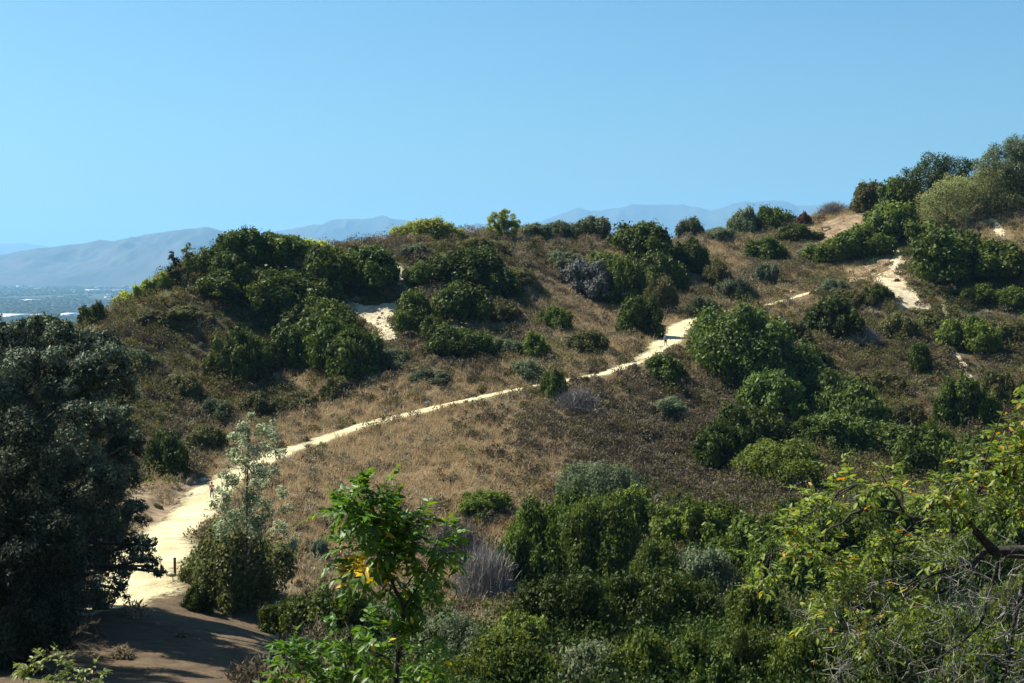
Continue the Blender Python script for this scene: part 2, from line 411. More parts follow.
ad = nd(nt, 'Math', operation='MULTIPLY_ADD'); ad.inputs[1].default_value = 1.6; ad.inputs[2].default_value = -.8
L.new(nb.outputs['Fac'], ad.inputs[0])
a2 = nd(nt, 'Math', operation='ADD'); L.new(ae.outputs['Fac'], a2.inputs[0]); L.new(ad.outputs[0], a2.inputs[1])
re = nd(nt, 'MapRange'); re.inputs['From Min'].default_value = .5; re.inputs['From Max'].default_value = .98; L.new(a2.outputs[0], re.inputs[0])
pb = nd(nt, 'BsdfPrincipled'); pb.inputs['Roughness'].default_value = .95; pb.inputs['Specular IOR Level'].default_value = .1
bp = nd(nt, 'Bump'); bp.inputs['Strength'].default_value = .9; bp.inputs['Distance'].default_value = .18; L.new(nb.outputs['Fac'], bp.inputs['Height']); L.new(bp.outputs[0], pb.inputs['Normal'])
L.new(mu.outputs[0], pb.inputs['Base Color'])
tp = nd(nt, 'BsdfTransparent'); mx = nd(nt, 'MixShader'); L.new(re.outputs[0], mx.inputs[0]); L.new(pb.outputs[0], mx.inputs[1]); L.new(tp.outputs[0], mx.inputs[2]); L.new(mx.outputs[0], out.inputs['Surface'])
M['trail'] = mt_
tag(link('dirt_trail', tme, M['trail']), 'pale sunlit dirt trail climbing across the hillside', 'trail', kind='structure')

# bare patches
def drape(name, poly, mat, label, lift=.07, step=.35):
    c = np.array([hit(*p) for p in poly])
    x0, y0 = c[:, :2].min(0) - 1.5; x1, y1 = c[:, :2].max(0) + 1.5
    xs = np.arange(x0, x1, step); ys = np.arange(y0, y1, step)
    X, Y = np.meshgrid(xs, ys); Z = H(X, Y)
    px, py = proj(X, Y, Z)
    pa = np.array(poly, float); am = min(9, .5 * math.sqrt(np.ptp(pa[:, 0]) * np.ptp(pa[:, 1])) * .28)
    px = px + am * fbm(X / 2.6, Y / 2.6, 31, 4); py = py + am * .7 * fbm(X / 2.6, Y / 2.6, 57, 4)
    inside = inpoly(px, py, poly)
    Z = Z + lift + .05 * fbm(X / .7, Y / .7, 4, 2)
    id_ = np.arange(X.size).reshape(X.shape)
    f = np.stack([id_[:-1, :-1], id_[:-1, 1:], id_[1:, 1:], id_[1:, :-1]], -1)
    keep = inside[:-1, :-1] & inside[1:, 1:] & inside[:-1, 1:] & inside[1:, :-1]
    f = f[keep]
    if len(f) == 0: return
    u, inv = np.unique(f, return_inverse=True)
    V = np.stack([X, Y, Z], -1).reshape(-1, 3)[u]
    me = mesh_np(name, V, inv.reshape(-1, 4), smooth=True)
    tag(link(name, me, mat), label, 'bare ground', kind='structure')
PL = {'cream_a': 'cream eroded trail cut on the right hillside', 'sand_cut': 'sandy cut bank beside the bench on the ridge', 'cream_b': 'short pale trail piece high on the right hill',
 'streak_a': 'upper pale erosion streak on the right slope', 'streak_b': 'lower pale erosion streak on the right slope', 'cream_c': 'small cream scar among dark bushes',
 'cream_d': 'rocky cream scar beside the dark thicket', 'brown_bank': 'brown dirt bank left of the trail bend', 'dusty': 'dusty bank beside the eroded trail cut',
 'dry_ridge': 'dry open ground on the ridge saddle', 'red_soil': 'red soil showing between the canyon shrubs'}
for k, (mt, poly) in PATCH.items():
    drape('bare_ground', poly, M[mt], PL[k])

# ------------------------------------------------------------------ foliage generators
def rdir(n, up=0.0):
    v = RNG.normal(size=(n, 3)); v[:, 2] += up
    return v / (np.linalg.norm(v, axis=1)[:, None] + 1e-9)
def leaves(C, Nrm, size, aspect=.55, jit=.9, droop=0.0, tint=None, bend=.15):
    """diamond leaves at C with normals near Nrm"""
    n = len(C)
    nn = Nrm + jit * RNG.normal(size=(n, 3)) * .6; nn /= np.linalg.norm(nn, axis=1)[:, None] + 1e-9
    t = RNG.normal(size=(n, 3)); t[:, 2] -= droop
    t -= (t * nn).sum(1)[:, None] * nn; t /= np.linalg.norm(t, axis=1)[:, None] + 1e-9
    s = np.cross(nn, t)
    a = (size * RNG.uniform(.6, 1.35, n))[:, None]; b = a * aspect
    V = np.stack([C - t * a, C + s * b - nn * a * bend, C + t * a, C - s * b - nn * a * bend], 1).reshape(-1, 3)
    f = np.arange(4 * n).reshape(n, 4)
    if tint is None: tint = RNG.uniform(0, 1, n)
    return V, f, np.repeat(tint, 4)
def clump_points(cl, n, shell=(.7, 1.08), upbias=.35, gap=.0):
    cl = np.asarray(cl, float); w = cl[:, 3] ** 2; w /= w.sum()
    k = RNG.choice(len(cl), n, p=w)
    d = rdir(n, upbias)
    rr = RNG.uniform(shell[0] ** 3, shell[1] ** 3, n) ** (1 / 3)
    # lumpy clump surface
    lump = 1 + .18 * np.sin(d[:, 0] * 7 + k) * np.sin(d[:, 1] * 6 + 2 * k) + .12 * np.sin(d[:, 2] * 11 + d[:, 0] * 9 + k)
    Pp = cl[k, :3] + d * (rr * lump * cl[k, 3])[:, None]
    # drop those deep inside another clump
    deep = np.zeros(n, bool)
    if len(cl) < 130:
        for q in range(len(cl)):
            deep |= (np.linalg.norm(Pp - cl[q, :3], axis=1) < cl[q, 3] * .62)
    keep = ~deep | (RNG.uniform(size=n) < .15)
    return Pp[keep], d[keep], k[keep]
def bush_mesh(name, seed, nleaf, lsize, hfac=.8, nclump=14, aspect=.55, kind='round'):
    global RNG
    RNG = np.random.default_rng(seed)
    lob = [(0, 0, hfac * .30, .50)]
    nl_ = int(RNG.integers(4, 8))
    for i in range(nl_):
        a = i * 6.283 / nl_ + RNG.uniform(-.8, .8); rr = RNG.uniform(.42, .66); r_ = RNG.uniform(.28, .46)
        lob.append((rr * math.cos(a), rr * math.sin(a), RNG.uniform(.06, max(.1, hfac - r_ - rr * .25)), r_))
    a = RNG.uniform(0, 6.28)
    for q in range(3): lob.append((RNG.uniform(.2, .36) * math.cos(a + q * 2.1), RNG.uniform(.2, .36) * math.sin(a + q * 2.1), hfac - .36 - RNG.uniform(0, .12), RNG.uniform(.26, .36)))
    lob = np.array(lob); cl = []
    while len(cl) < nclump * 3:
        q = lob[RNG.choice(len(lob), p=lob[:, 3] ** 2 / (lob[:, 3] ** 2).sum())]
        d_ = rdir(1, .35)[0]; c_ = q[:3] + d_ * q[3] * RNG.uniform(.78, 1.02)
        if c_[2] < .02: continue
        if (np.linalg.norm(lob[:, :3] - c_, axis=1) < lob[:, 3] * .7).any(): continue
        cl.append((*c_, RNG.uniform(.09, .19)))
    Pp, d, k = clump_points(cl, int(nleaf * 1.35), shell=(.3, 1.1), upbias=.25)
    # thin inner layer so the shrub is not see-through
    ni = nleaf // 5
    kl = RNG.choice(len(lob), ni); dl = rdir(ni, .2); Pl = lob[kl, :3] + dl * (lob[kl, 3] * RNG.uniform(.6, .85, ni))[:, None]
    Pp = np.vstack([Pp, Pl]); d = np.vstack([d, dl]); k = np.concatenate([k, RNG.choice(len(cl), ni)])
    Pp[:, 2] = np.abs(Pp[:, 2])
    # sprigs sticking out
    ns = nleaf // 6
    ks = RNG.choice(len(cl), ns); ds = rdir(ns, .8)
    Sp = np.asarray(cl)[ks, :3] + ds * (np.asarray(cl)[ks, 3] * RNG.uniform(1.0, 1.75, ns))[:, None]; Sp[:, 2] = np.abs(Sp[:, 2])
    Pp = np.vstack([Pp, Sp]); d = np.vstack([d, ds]); k = np.concatenate([k, ks])
    rr_ = np.quantile(np.hypot(Pp[:, 0], Pp[:, 1]), .97); zz_ = np.quantile(Pp[:, 2], .985)
    Pp = Pp * np.array([1 / rr_, 1 / rr_, .86 / zz_])
    ctint = RNG.uniform(-.22, .22, len(cl))
    tint = np.clip(RNG.beta(2, 2.2, len(Pp)) + ctint[k], 0, 1)
    V, f, t = leaves(Pp, d, lsize, aspect, tint=tint)
    return mesh_np(name, V, f, {'tint': t})
def stem_mesh(seed):
    rg = np.random.default_rng(seed); parts = []
    for i in range(6):
        a = rg.uniform(0, 6.28); e = rg.uniform(.3, .6)
        p = [(0, 0, -.12), (.12 * math.cos(a), .12 * math.sin(a), .15), (e * .6 * math.cos(a), e * .6 * math.sin(a), .35), (e * math.cos(a + .3), e * math.sin(a + .3), .6)]
        parts.append(tube(p, [.05, .04, .025, .01], 5))
    return join(parts)
def twig_mesh(name, seed, n, hfac=.8, w=.006):
    rg = np.random.default_rng(seed)
    # many thin arching twigs from the base outward
    V = []; F_ = []; T = []
    a = rg.uniform(0, 2 * math.pi, n); el = rg.uniform(.12, 1.45, n); Ln = rg.uniform(.55, 1.05, n)
    d = np.stack([np.cos(a) * np.cos(el), np.sin(a) * np.cos(el), np.sin(el) * hfac * 1.1], 1)
    base = rg.normal(size=(n, 3)) * np.array([.25, .25, .0])
    st = rg.uniform(.2, .75, n)
    p0 = base + d * (st * Ln)[:, None]
    dv = d + rg.normal(size=(n, 3)) * .55; dv /= np.linalg.norm(dv, axis=1)[:, None]
    ll = rg.uniform(.1, .3, n)[:, None]
    p1 = p0 + dv * ll
    p1[:, 2] = np.abs(p1[:, 2])
    s = np.cross(dv, rg.normal(size=(n, 3))); s /= np.linalg.norm(s, axis=1)[:, None] + 1e-9
    s *= w * rg.uniform(.6, 1.8, n)[:, None]
    Vv = np.stack([p0 - s, p0 + s, p1 + s * .3, p1 - s * .3], 1).reshape(-1, 3)
    return mesh_np(name, Vv, np.arange(4 * n).reshape(n, 4), {'tint': np.repeat(rg.uniform(0, 1, n), 4)})

LIB = {}
def lib(kind, lod, var):
    key = (kind, lod, var)
    if key not in LIB:
        sd = 1000 + 37 * var + 7 * lod + sum(map(ord, kind))
        nm = {'T': 'twigs'}.get(kind, 'foliage')
        if kind == 'T': me = twig_mesh(nm, sd, [2600, 5200, 9000][lod], w=[.010, .007, .005][lod])
        else:
            nl = [3200, 8500, 18000][lod]; ls = [.078, .047, .031][lod]
            asp = {'Y': .4, 'S': .45, 'P': .6}.get(kind, .55)
            me = bush_mesh(nm, sd, nl, ls, nclump=[13, 22, 34][lod], aspect=asp)
        me.materials.append(M[kind])
        LIB[key] = me
    return LIB[key]
STEM = []
for i in range(2):
    v, f = stem_mesh(i); me = mesh_np('stem', v, f, smooth=True); me.materials.append(M['bark']); STEM.append(me)

shrub_xy = []
def shrub(px, pyb, w, h, kind, label, group=None, name='shrub', cat='shrub', d=None, sink=.25):
    if d is None: g = hit(px, pyb)
    else:
        g = P(px, pyb, d); g[2] = H(g[0], g[1])
    big_ = kind in 'DMLM2O' and h < 70
    w_, h_ = (w * 1.22, h * 1.08) if big_ else (w * 1.08, h)
    Rm = .5 * w_ * g[1] / F
    cy = g[1] + .8 * Rm
    cx = g[0] * cy / g[1]
    zb = H(cx, cy)
    ztop = P(px, pyb - h_, cy)[2]
    hh = max(ztop - zb, .45 * Rm)
    hh = min(hh, (2.3 if pyb > 530 and px > 420 else 1.9 if max(w, h) < 60 else 1.6) * Rm)
    i = len(shrub_xy)
    o = empty(name, (cx, cy, zb - sink * min(1, Rm / 2)), random.uniform(0, 6.28))
    rad_px = .5 * max(w, h)
    lod = 0 if rad_px < 13 else (1 if rad_px < 34 else 2)
    var = (i * 7) % 5
    s = Rm * 1.15
    o.scale = (s * random.uniform(.9, 1.15), s * random.uniform(.85, 1.1), (hh + .2) / .86)
    tag(o, label, cat, group)
    fo = link('twigs' if kind == 'T' else 'foliage', lib(kind, lod, var), None, o)
    if rad_px > 9: link('stem', STEM[i % 2], None, o)
    shrub_xy.append((cx, cy, Rm))
    return o
G1 = 'green shrubs dotting the hillside'
SH = [
 (94,326,20,20,'M','small round green bush alone at the left end of the ridge'),
 (125,304,24,12,'Y','lowest pale feathery shrub on the left ridge slope'),
 (147,298,22,18,'Y','middle pale feathery shrub on the left ridge slope'),
 (165,291,20,18,'Y','pale feathery shrub just below the two slender trees'),
 (222,292,38,42,'M','leftmost rounded shrub of the thicket on the left hilltop'),
 (244,285,52,50,'D','dark tall shrub at the top of the left hill thicket'),
 (272,262,48,26,'M','green shrub on the left hill crest against far mountains'),
 (302,262,42,23,'Y','lighter spiky shrub at the right end of the thicket crest'),
 (225,314,58,40,'D','dark shrub at the lower left of the hilltop thicket'),
 (268,330,66,54,'D','broad dark shrub in the middle of the hilltop thicket'),
 (310,332,60,50,'D','dark shrub right of centre in the hilltop thicket'),
 (330,302,50,50,'D','dark shrub under the crest, left of the largest shaded gap'),
 (372,300,58,48,'D','dark dome shrub above the rocky cream scar'),
 (290,374,44,42,'D','dark shrub at the lower left foot of the thicket'),
 (325,374,58,52,'D','dark shrub at the lower end of the thicket'),
 (352,386,48,50,'D','lowest right shrub of the thicket casting a long shadow'),
 (242,390,44,52,'M','single bright green shrub below the thicket on the left hill'),
 (165,480,44,42,'D','dark round bush on the bank beside the left tree'),
 (338,402,26,22,'O','small olive bush below the thicket near the trail'),
 (214,422,30,22,'S','low grey green bush midway down the left slope'),
 (421,292,28,26,'M','small green shrub right of the small cream scar'),
 (472,293,62,40,'D','dark wide shrub high on the middle hill'),
 (499,302,30,30,'D','dark shrub right of the wide one on the middle hill'),
 (413,336,42,40,'M','green shrub right of the rocky cream scar'),
 (462,328,46,40,'D','dark shrub in the centre of the middle hill group'),
 (433,346,28,26,'M','small green shrub at the bottom left of the middle hill group'),
 (458,363,50,32,'D','lowest dark shrub of the middle hill group'),
 (555,332,26,22,'M','small green shrub alone on the tan middle slope'),
 (535,362,32,26,'M','green shrub above the trail on the tan slope'),
 (527,381,32,20,'S','grey green bush touching the upper side of the trail'),
 (503,357,34,18,'S','low grey green bush left of the green one above the trail'),
 (555,403,24,36,'M','upright green shrub on the lower edge of the trail'),
 (428,241,50,21,'Y','wide bright yellow green bush on the middle ridge skyline'),
 (459,239,14,10,'Y','tiny bright bush on the skyline right of the wide one'),
 (535,240,36,16,'S','leftmost grey green bush of three right of the bright tree'),
 (562,240,30,18,'S','middle grey green bush of three right of the bright tree'),
 (590,240,34,22,'S','tallest grey green bush of three right of the bright tree'),
 (644,268,56,40,'D','dark dome shrub rising over the ridge before the far mountains'),
 (658,295,40,36,'D','dark shrub directly below the dome shrub on the ridge'),
 (603,277,36,22,'M','green shrub behind the large grey bush'),
 (590,304,54,42,'B2','large grey bush on the shaded side of the middle hill'),
 (625,310,44,46,'D','dark shrub right of the large grey bush'),
 (637,338,40,36,'D','dark shrub shading the trail behind the walker'),
 (661,316,30,42,'O','tall olive bush above the shaded trail corner'),
 (689,278,36,34,'D','dark shrub right of the dome shrub below the ridge'),
 (716,290,24,26,'O','olive bush on the slope above the big round shrub'),
 (764,263,36,22,'D','dark flat shrub on the bank below the ridge saddle'),
 (734,304,32,24,'S','spiky grey green bush above the big round shrub'),
 (766,286,22,22,'S','small grey green bush under the saddle bank'),
 (691,235,26,16,'S','airy grey bush on the skyline at the left of the saddle'),
 (744,230,34,20,'S','tall airy grey bush on the saddle skyline'),
 (773,232,30,22,'D','dark shrub on the saddle skyline'),
 (804,228,16,15,'R','small rusty brown bush left of the sandy cut'),
 (797,244,30,18,'M','green shrub left of the sandy cut'),
 (720,242,34,14,'S','low grey bush along the saddle grass'),
 (834,216,26,17,'T','bare grey bush on the skyline above the bench'),
 (868,214,34,28,'O','olive grey round bush on the skyline right of the bench'),
 (898,224,44,40,'D','dark shrub at the left foot of the hilltop trees'),
 (893,252,62,44,'M','green shrub above the eroded trail cut'),
 (862,264,52,32,'M','green shrub left of the eroded trail cut'),
 (835,266,40,24,'M','lowest left green shrub of the row by the saddle'),
 (812,262,28,18,'S','grey green bush right below the sandy cut'),
 (944,291,66,54,'D','wide dark shrub right beside the eroded trail cut'),
 (992,293,64,46,'D','wide dark shrub at the right edge, beside its dark twin'),
 (980,309,32,22,'M','small green shrub below the two wide dark ones'),
 (1012,314,28,24,'M','small green shrub at the right edge below the dark ones'),
 (878,307,26,20,'M','small green shrub left of the cream erosion fan'),
 (835,296,26,16,'S','small grey bush between the two thin trails'),
 (662,389,42,30,'D','round dark bush on the lower side of the trail by the walker'),
 (741,393,102,82,'L','biggest round shrub, right beside the walker on the trail'),
 (770,426,62,48,'L','green shrub touching the lower right of the biggest round shrub'),
 (822,422,62,46,'L','green shrub in the upper middle of the right slope group'),
 (855,444,56,54,'L','green shrub at the right of the right slope group'),
 (872,457,58,34,'L','low green shrub at the lower right of the slope group'),
 (807,448,36,26,'M','small green shrub in the centre of the slope group'),
 (718,476,52,46,'D','dark shrub at the left of the right slope group'),
 (747,460,56,48,'D','dark shrub between the left one and the slope group'),
 (778,492,76,44,'M2','wide low yellowish shrub at the bottom of the slope group'),
 (835,343,48,40,'D','dark shrub in the centre of the right hillside'),
 (863,348,28,24,'T','bare grey bush right of the dark central shrub'),
 (900,342,30,26,'O','olive shrub below the cream erosion fan'),
 (970,356,48,34,'M','green shrub right of the pale erosion streak'),
 (920,375,22,30,'D','small dark shrub left of the lower erosion streak'),
 (962,432,46,48,'D','deep dark shrub below the lower erosion streak'),
 (1000,412,36,36,'O','olive shrub at the right edge above the near branches'),
 (928,484,62,50,'M','light green shrub behind the near branch tips'),
 (978,492,60,50,'M','green shrub behind the near leaves at the right'),
 (577,417,46,34,'T','dark bare bush below the trail left of the grey slope'),
 (598,514,68,48,'S','round grey green shrub crowning the canyon thicket'),
 (483,522,46,28,'M2','small bright green shrub above the dead grey bush'),
 (458,570,56,60,'T','dead grey bush left of the larger dead one'),
 (484,606,58,88,'T','largest dead grey bush beside the canyon thicket'),
 (542,584,74,78,'M','left shrub of the large canyon thicket'),
 (602,588,84,86,'M','tall central shrub of the large canyon thicket'),
 (566,650,88,74,'D','dark lower left shrub of the canyon thicket'),
 (656,604,46,80,'D','narrow dark shrub in the shaded heart of the thicket'),
 (692,554,58,46,'M','upper right shrub of the canyon thicket'),
 (702,604,64,52,'S','grey green shrub on the right of the canyon thicket'),
 (670,638,90,58,'D','dark shaded shrub at the foot of the canyon thicket'),
 (748,582,60,54,'M','green shrub between the thicket and the near branches'),
 (450,672,72,54,'S','grey green shrub right behind the near sapling'),
 (505,700,80,58,'M2','yellowish shrub at the bottom edge right of the sapling'),
 (520,668,60,46,'M','green shrub at the lower middle left of the red soil'),
 (592,700,64,54,'S','grey green shrub at the bottom edge right of the red soil'),
 (642,702,64,60,'M','green shrub second right of the red soil at the bottom'),
 (694,702,64,58,'M','green shrub at the bottom edge below the thicket'),
 (745,700,72,62,'M','rounded green shrub at the bottom edge left of the branches'),
 (758,648,64,56,'M','green shrub at the lower right of the thicket'),
 (786,606,70,60,'M','green shrub behind the left tips of the near branches'),
 (832,566,72,58,'M','green shrub behind the middle of the near branches'),
 (800,702,72,64,'M','green shrub at the bottom edge under the left branch tips'),
 (852,650,82,70,'M','large green shrub behind the lower bare twigs'),
 (902,608,80,62,'M','green shrub behind the right half of the branches'),
 (872,704,80,60,'M','green shrub at the bottom edge under the bare twigs'),
 (932,686,82,70,'M','green shrub low behind the twig tangle'),
 (992,704,80,64,'M','green shrub at the bottom right corner'),
 (962,606,80,62,'M','green shrub behind the thick near limb'),
 (1012,650,62,70,'M','green shrub at the right edge behind the twigs'),
 (880,546,62,50,'M','green shrub behind the upper near leaves'),
 (942,546,62,44,'M','green shrub just above the thick near limb'),
 (1004,556,62,50,'M','green shrub at the right edge above the thick limb'),
 (790,548,54,42,'M','green shrub at the left tip of the near branches'),
 (232,614,104,82,'O2','round olive green bush under the sparse tree by the trail'),
 (198,613,28,24,'D','little dark plant at the trail edge beside the wooden post'),
 (335,652,92,58,'D','dark low bush left behind the sapling in the gully'),
 (290,640,50,34,'D','small dark bush at the right edge of the shaded mound'),
 (320,564,20,26,'B','pale blue green bush on the tan slope, upper of two'),
 (338,580,22,20,'B','pale blue green bush on the tan slope, lower of two'),
 (44,352,56,32,'D','dark bush rising behind the big left tree top'),
 (285,318,60,44,'D','dark shrub at the inner right of the hilltop thicket'),
 (300,352,56,44,'D','dark shrub in the shaded lower middle of the thicket'),
 (326,350,50,46,'D','dark shrub near the right flank of the thicket'),
 (232,296,50,40,'M','green shrub between the leftmost one and the top of the thicket'),
 (792,404,54,44,'L','green shrub between the biggest round shrub and the slope group'),
 (765,405,54,50,'L','green shrub tucked under the right side of the biggest round shrub'),
 (832,452,50,34,'L','green shrub filling the right middle of the slope group'),
 (575,560,60,60,'M','green shrub between the two crowns of the canyon thicket'),
 (632,545,56,50,'M','green shrub at the upper right shoulder of the canyon thicket'),
 (620,640,70,56,'D','dark shrub in the bottom middle of the canyon thicket'),
 (520,600,50,60,'M','green shrub at the left side of the canyon thicket by the dead bush'),
 (724,548,56,40,'M','green shrub at the far right of the canyon thicket'),
 (150,330,34,18,'O','olive bush on the left hill below the pale feathery shrubs'),
 (188,330,40,22,'O','olive bush on the left hill left of the thicket'),
 (135,372,36,22,'S','grey green bush on the upper left slope above the big tree edge'),
 (180,400,40,24,'O','wide olive bush in the middle of the left slope'),
 (262,420,36,24,'O','olive bush on the left slope above the trail bend'),
 (205,455,36,26,'O','olive bush on the bank right of the dark round bush'),
 (300,412,34,18,'O','flat olive bush under the left thicket'),
 (395,372,34,22,'S','grey bush below the rocky cream scar'),
 (430,388,40,18,'S','flat grey bush above the trail in the middle'),
 (500,325,32,22,'O','olive bush in the middle of the tan slope'),
 (520,290,34,20,'O','olive bush on the upper tan slope'),
 (560,272,36,20,'S','grey bush on the upper slope left of the big grey bush'),
 (585,355,36,22,'O','olive bush on the tan slope above the trail'),
 (360,268,40,18,'S','grey bush on the crest right of the thicket'),
 (415,262,36,18,'S','grey bush on the crest below the wide yellow green one'),
 (480,256,36,16,'O','olive bush on the crest left of the bright tree'),
 (740,345,30,18,'O','olive bush behind the biggest round shrub'),
 (790,345,34,22,'O','olive bush right of the biggest round shrub'),
 (812,372,36,24,'O','olive bush below the dark central shrub of the right slope'),
 (880,395,36,22,'O','olive bush in the middle of the right slope'),
 (905,430,36,24,'O','olive bush low on the right slope above the light green shrub'),
 (930,335,32,22,'O','olive bush left of the upper erosion streak'),
 (1005,350,36,26,'O','olive bush at the right edge beside the streak'),
 (850,312,34,20,'O','olive bush above the bare grey bush on the right slope'),
 (700,318,30,20,'S','grey bush just above the biggest round shrub'),
 (670,420,36,22,'S','grey bush on the dark slope below the round dark bush'),
 (400,640,60,34,'S','grey green bush hidden behind the sapling stem'),
]
M['B2'] = leafmat('grey_leaves', (.045, .05, .045), (.13, .135, .12), transl=.2)
M['L'] = leafmat('fresh_leaves', (.014, .032, .007), (.092, .138, .030), transl=.25)
M['M2'] = leafmat('lime_leaves', (.04, .075, .012), (.12, .17, .03), transl=.38)
M['O2'] = leafmat('olive_green_leaves', (.03, .05, .012), (.18, .20, .07), transl=.3)
for (px, pyb, w, h, k, lab) in SH:
    shrub(px, pyb, w, h, k, lab, G1 if 'thicket' in lab or 'group' in lab else None)
# ------------------------------------------------------------------ trees
def limb_tree(name, base, tops, clumps, kind, nleaf, lsize, label, trunk_r, bark='bark', cat='tree', aspect=.45, droop=.0, shell=(.6, 1.1), upb=.35, subn=12, subr=(.2, .42), seed=1, tintbias=0):
    """base (3), clumps list (x,y,z,r) in world; returns root"""
    global RNG
    RNG = np.random.default_rng(seed)
    o = empty(name, tuple(base))
    b = np.array(base, float); cl = np.array(clumps, float); cl[:, :3] -= b
    parts = []
    top = np.array(tops, float) - b
    nseg = 7; path = [top * t + np.array([math.sin(t * 5) * trunk_r * .6, math.cos(t * 4) * trunk_r * .5 - trunk_r * .5, -.3 * (t == 0)]) for t in np.linspace(0, 1, nseg)]
    tv, tf = tube(path, [trunk_r * (1.25 - .95 * t) for t in np.linspace(0, 1, nseg)], 10)
    link('trunk', mesh_np('trunk', tv, tf, smooth=True), M[bark], o)
    for c in cl:
        t = np.clip(c[2] / top[2] - .25, .12, .92); s = top * t
        mid = (s + c[:3]) / 2 + RNG.normal(size=3) * .12 * np.linalg.norm(c[:3] - s) * .5
        r0 = trunk_r * (1 - .8 * t) * .5
        parts.append(tube([s, mid, c[:3], c[:3] + (c[:3] - mid) * .08], [r0, r0 * .6, r0 * .3, r0 * .12], 6))
        for q in range(3):
            dd_ = rdir(1, .2)[0] * c[3] * .7
            parts.append(tube([c[:3], c[:3] + dd_ * .5 + RNG.normal(size=3) * .05 * c[3], c[:3] + dd_], [r0 * .25, r0 * .15, r0 * .05], 4))
    bv, bf = join(parts)
    link('branches', mesh_np('branches', bv, bf, smooth=True), M[bark], o)
    if subn:
        sc_ = []
        for c in cl:
            for q in range(subn):
                d_ = rdir(1, .25)[0]; sc_.append((*(c[:3] + d_ * c[3] * RNG.uniform(.55, 1.02)), c[3] * RNG.uniform(*subr)))
        cl = np.array(sc_)
    Pp, d, k = clump_points(cl, nleaf, shell, upb)
    ct = RNG.uniform(-.2, .2, len(cl))
    tint = np.clip(RNG.beta(1.5, 2.2, len(Pp)) + ct[k] + tintbias, 0, 1)
    V, f, t = leaves(Pp, d, lsize, aspect, droop=droop, tint=tint)
    link('foliage', mesh_np('foliage', V, f, {'tint': t}), M[kind], o)
    tag(o, label, cat)
    return o
def clumps_px(lst, d, dj, seed):
    rg = np.random.default_rng(seed); out = []
    for (px, py, r) in lst:
        dd_ = d + rg.uniform(-dj, dj); p = P(px, py, dd_); out.append((*p, r * dd_ / F))
    return out
M['bigshade'] = leafmat('shade_darkened_leaves', (.005, .009, .004), (.075, .098, .055), transl=.08, gloss=.15, rough=.5, objvar=0)  # leaf colour darkened to imitate the deep shade at lower left
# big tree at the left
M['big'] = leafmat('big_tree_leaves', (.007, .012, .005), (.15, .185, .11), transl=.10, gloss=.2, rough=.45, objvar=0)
Lc = [(-20,345,28),(20,345,26),(55,350,26),(85,352,24),(108,362,22),(-60,360,34),(0,380,34),(40,385,34),(80,390,32),(114,395,22),(122,420,20),(-40,410,40),(10,425,38),(55,430,38),(95,435,34),
 (126,455,18),(-60,470,44),(-10,475,40),(35,480,40),(80,485,38),(118,490,24),(-40,530,44),(10,530,42),(55,535,40),(95,535,34),(124,528,20),(135,545,14),(0,585,44),(45,585,40),(85,580,30),(112,568,20),
 (140,560,12),(152,566,9),(-50,600,44),(10,630,40),(55,622,32),(88,604,20),(120,590,11),(150,545,7),(135,512,12),(128,378,10),(138,440,8),(64,332,12),(30,328,12),(-5,326,14),(100,344,10),(98,600,14),(160,572,6),(-100,450,50),(20,655,36),(60,650,30),(-30,665,40),(92,628,16),(104,612,10),(-110,540,50),(-90,620,40)]
rg = np.random.default_rng(4)
cl = clumps_px(Lc, 86, 6.0, 5)
for (px, py, r) in Lc[::2]:
    dd_ = 86 + rg.choice([-9, -6, 7]); 
    if r > 22: p = P(px * .9, py, dd_); cl.append((*p, r * .9 * dd_ / F))
bx, by = P(20, 640, 86)[:2]
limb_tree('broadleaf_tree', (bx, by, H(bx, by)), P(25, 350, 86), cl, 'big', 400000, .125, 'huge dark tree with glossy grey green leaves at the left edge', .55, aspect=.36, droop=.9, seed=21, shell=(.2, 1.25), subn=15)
cl2 = clumps_px([(-60,440,50),(-110,450,55),(0,470,50),(30,500,46),(-50,500,60),(-100,520,60),(-160,520,60),(10,550,50),(45,560,44),(-40,570,60),(-110,590,60),(-170,590,50),(15,610,50),(50,620,36),(-40,640,60),(-110,650,60),(30,660,40)], 69, 5, 8)  # added tree, tucked within the big tree's outline to throw shade on the mound
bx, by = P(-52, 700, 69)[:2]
limb_tree('broadleaf_tree', (bx, by, H(bx, by)), P(-52, 460, 69), cl2, 'bigshade', 200000, .105, 'added tree in front of the huge one, shading the mound, leaves darkened for shade', .5, aspect=.36, droop=.9, seed=22, shell=(.2, 1.2), tintbias=-.3, subn=12)  # negative tint bias paints more shade into the leaves
# slender pair and ridge tree
for (px, pb, w, h, lab) in [(174,285,13,34,'left and shorter of two slender dark trees on the left ridge'), (188,284,17,40,'right and taller of two slender dark trees on the left ridge')]:
    g = hit(px, pb); s = g[1] / F; zt_ = P(px, pb - h, g[1])[2]
    hh = zt_ - g[2]
    rg = np.random.default_rng(px)
    cl = [(g[0] + rg.uniform(-.2, .2) * w * s, g[1] + rg.uniform(-.3, .3) * w * s, g[2] + hh * (.2 + .7 * q / 6), w * s * (.42 - .03 * q)) for q in range(7)]
    limb_tree('slender_tree', g, (g[0], g[1], g[2] + hh * .9), cl, 'L', 2600, .16, lab, .14, seed=px)
g = hit(503, 238); s = g[1] / F
cl = [(*P(503 + a, 238 - b, g[1] + c), r * s) for a, b, c, r in [(0,8,0,9),(-9,7,1,8),(9,8,-1,8),(-4,16,0,9),(6,17,1,9),(2,24,0,6),(-11,13,0,5),(12,14,0,5)]]
limb_tree('ridge_tree', g, P(503, 214, g[1]), cl, 'Y', 13000, .15, 'bright round little tree standing highest on the middle ridge', .15, seed=9)
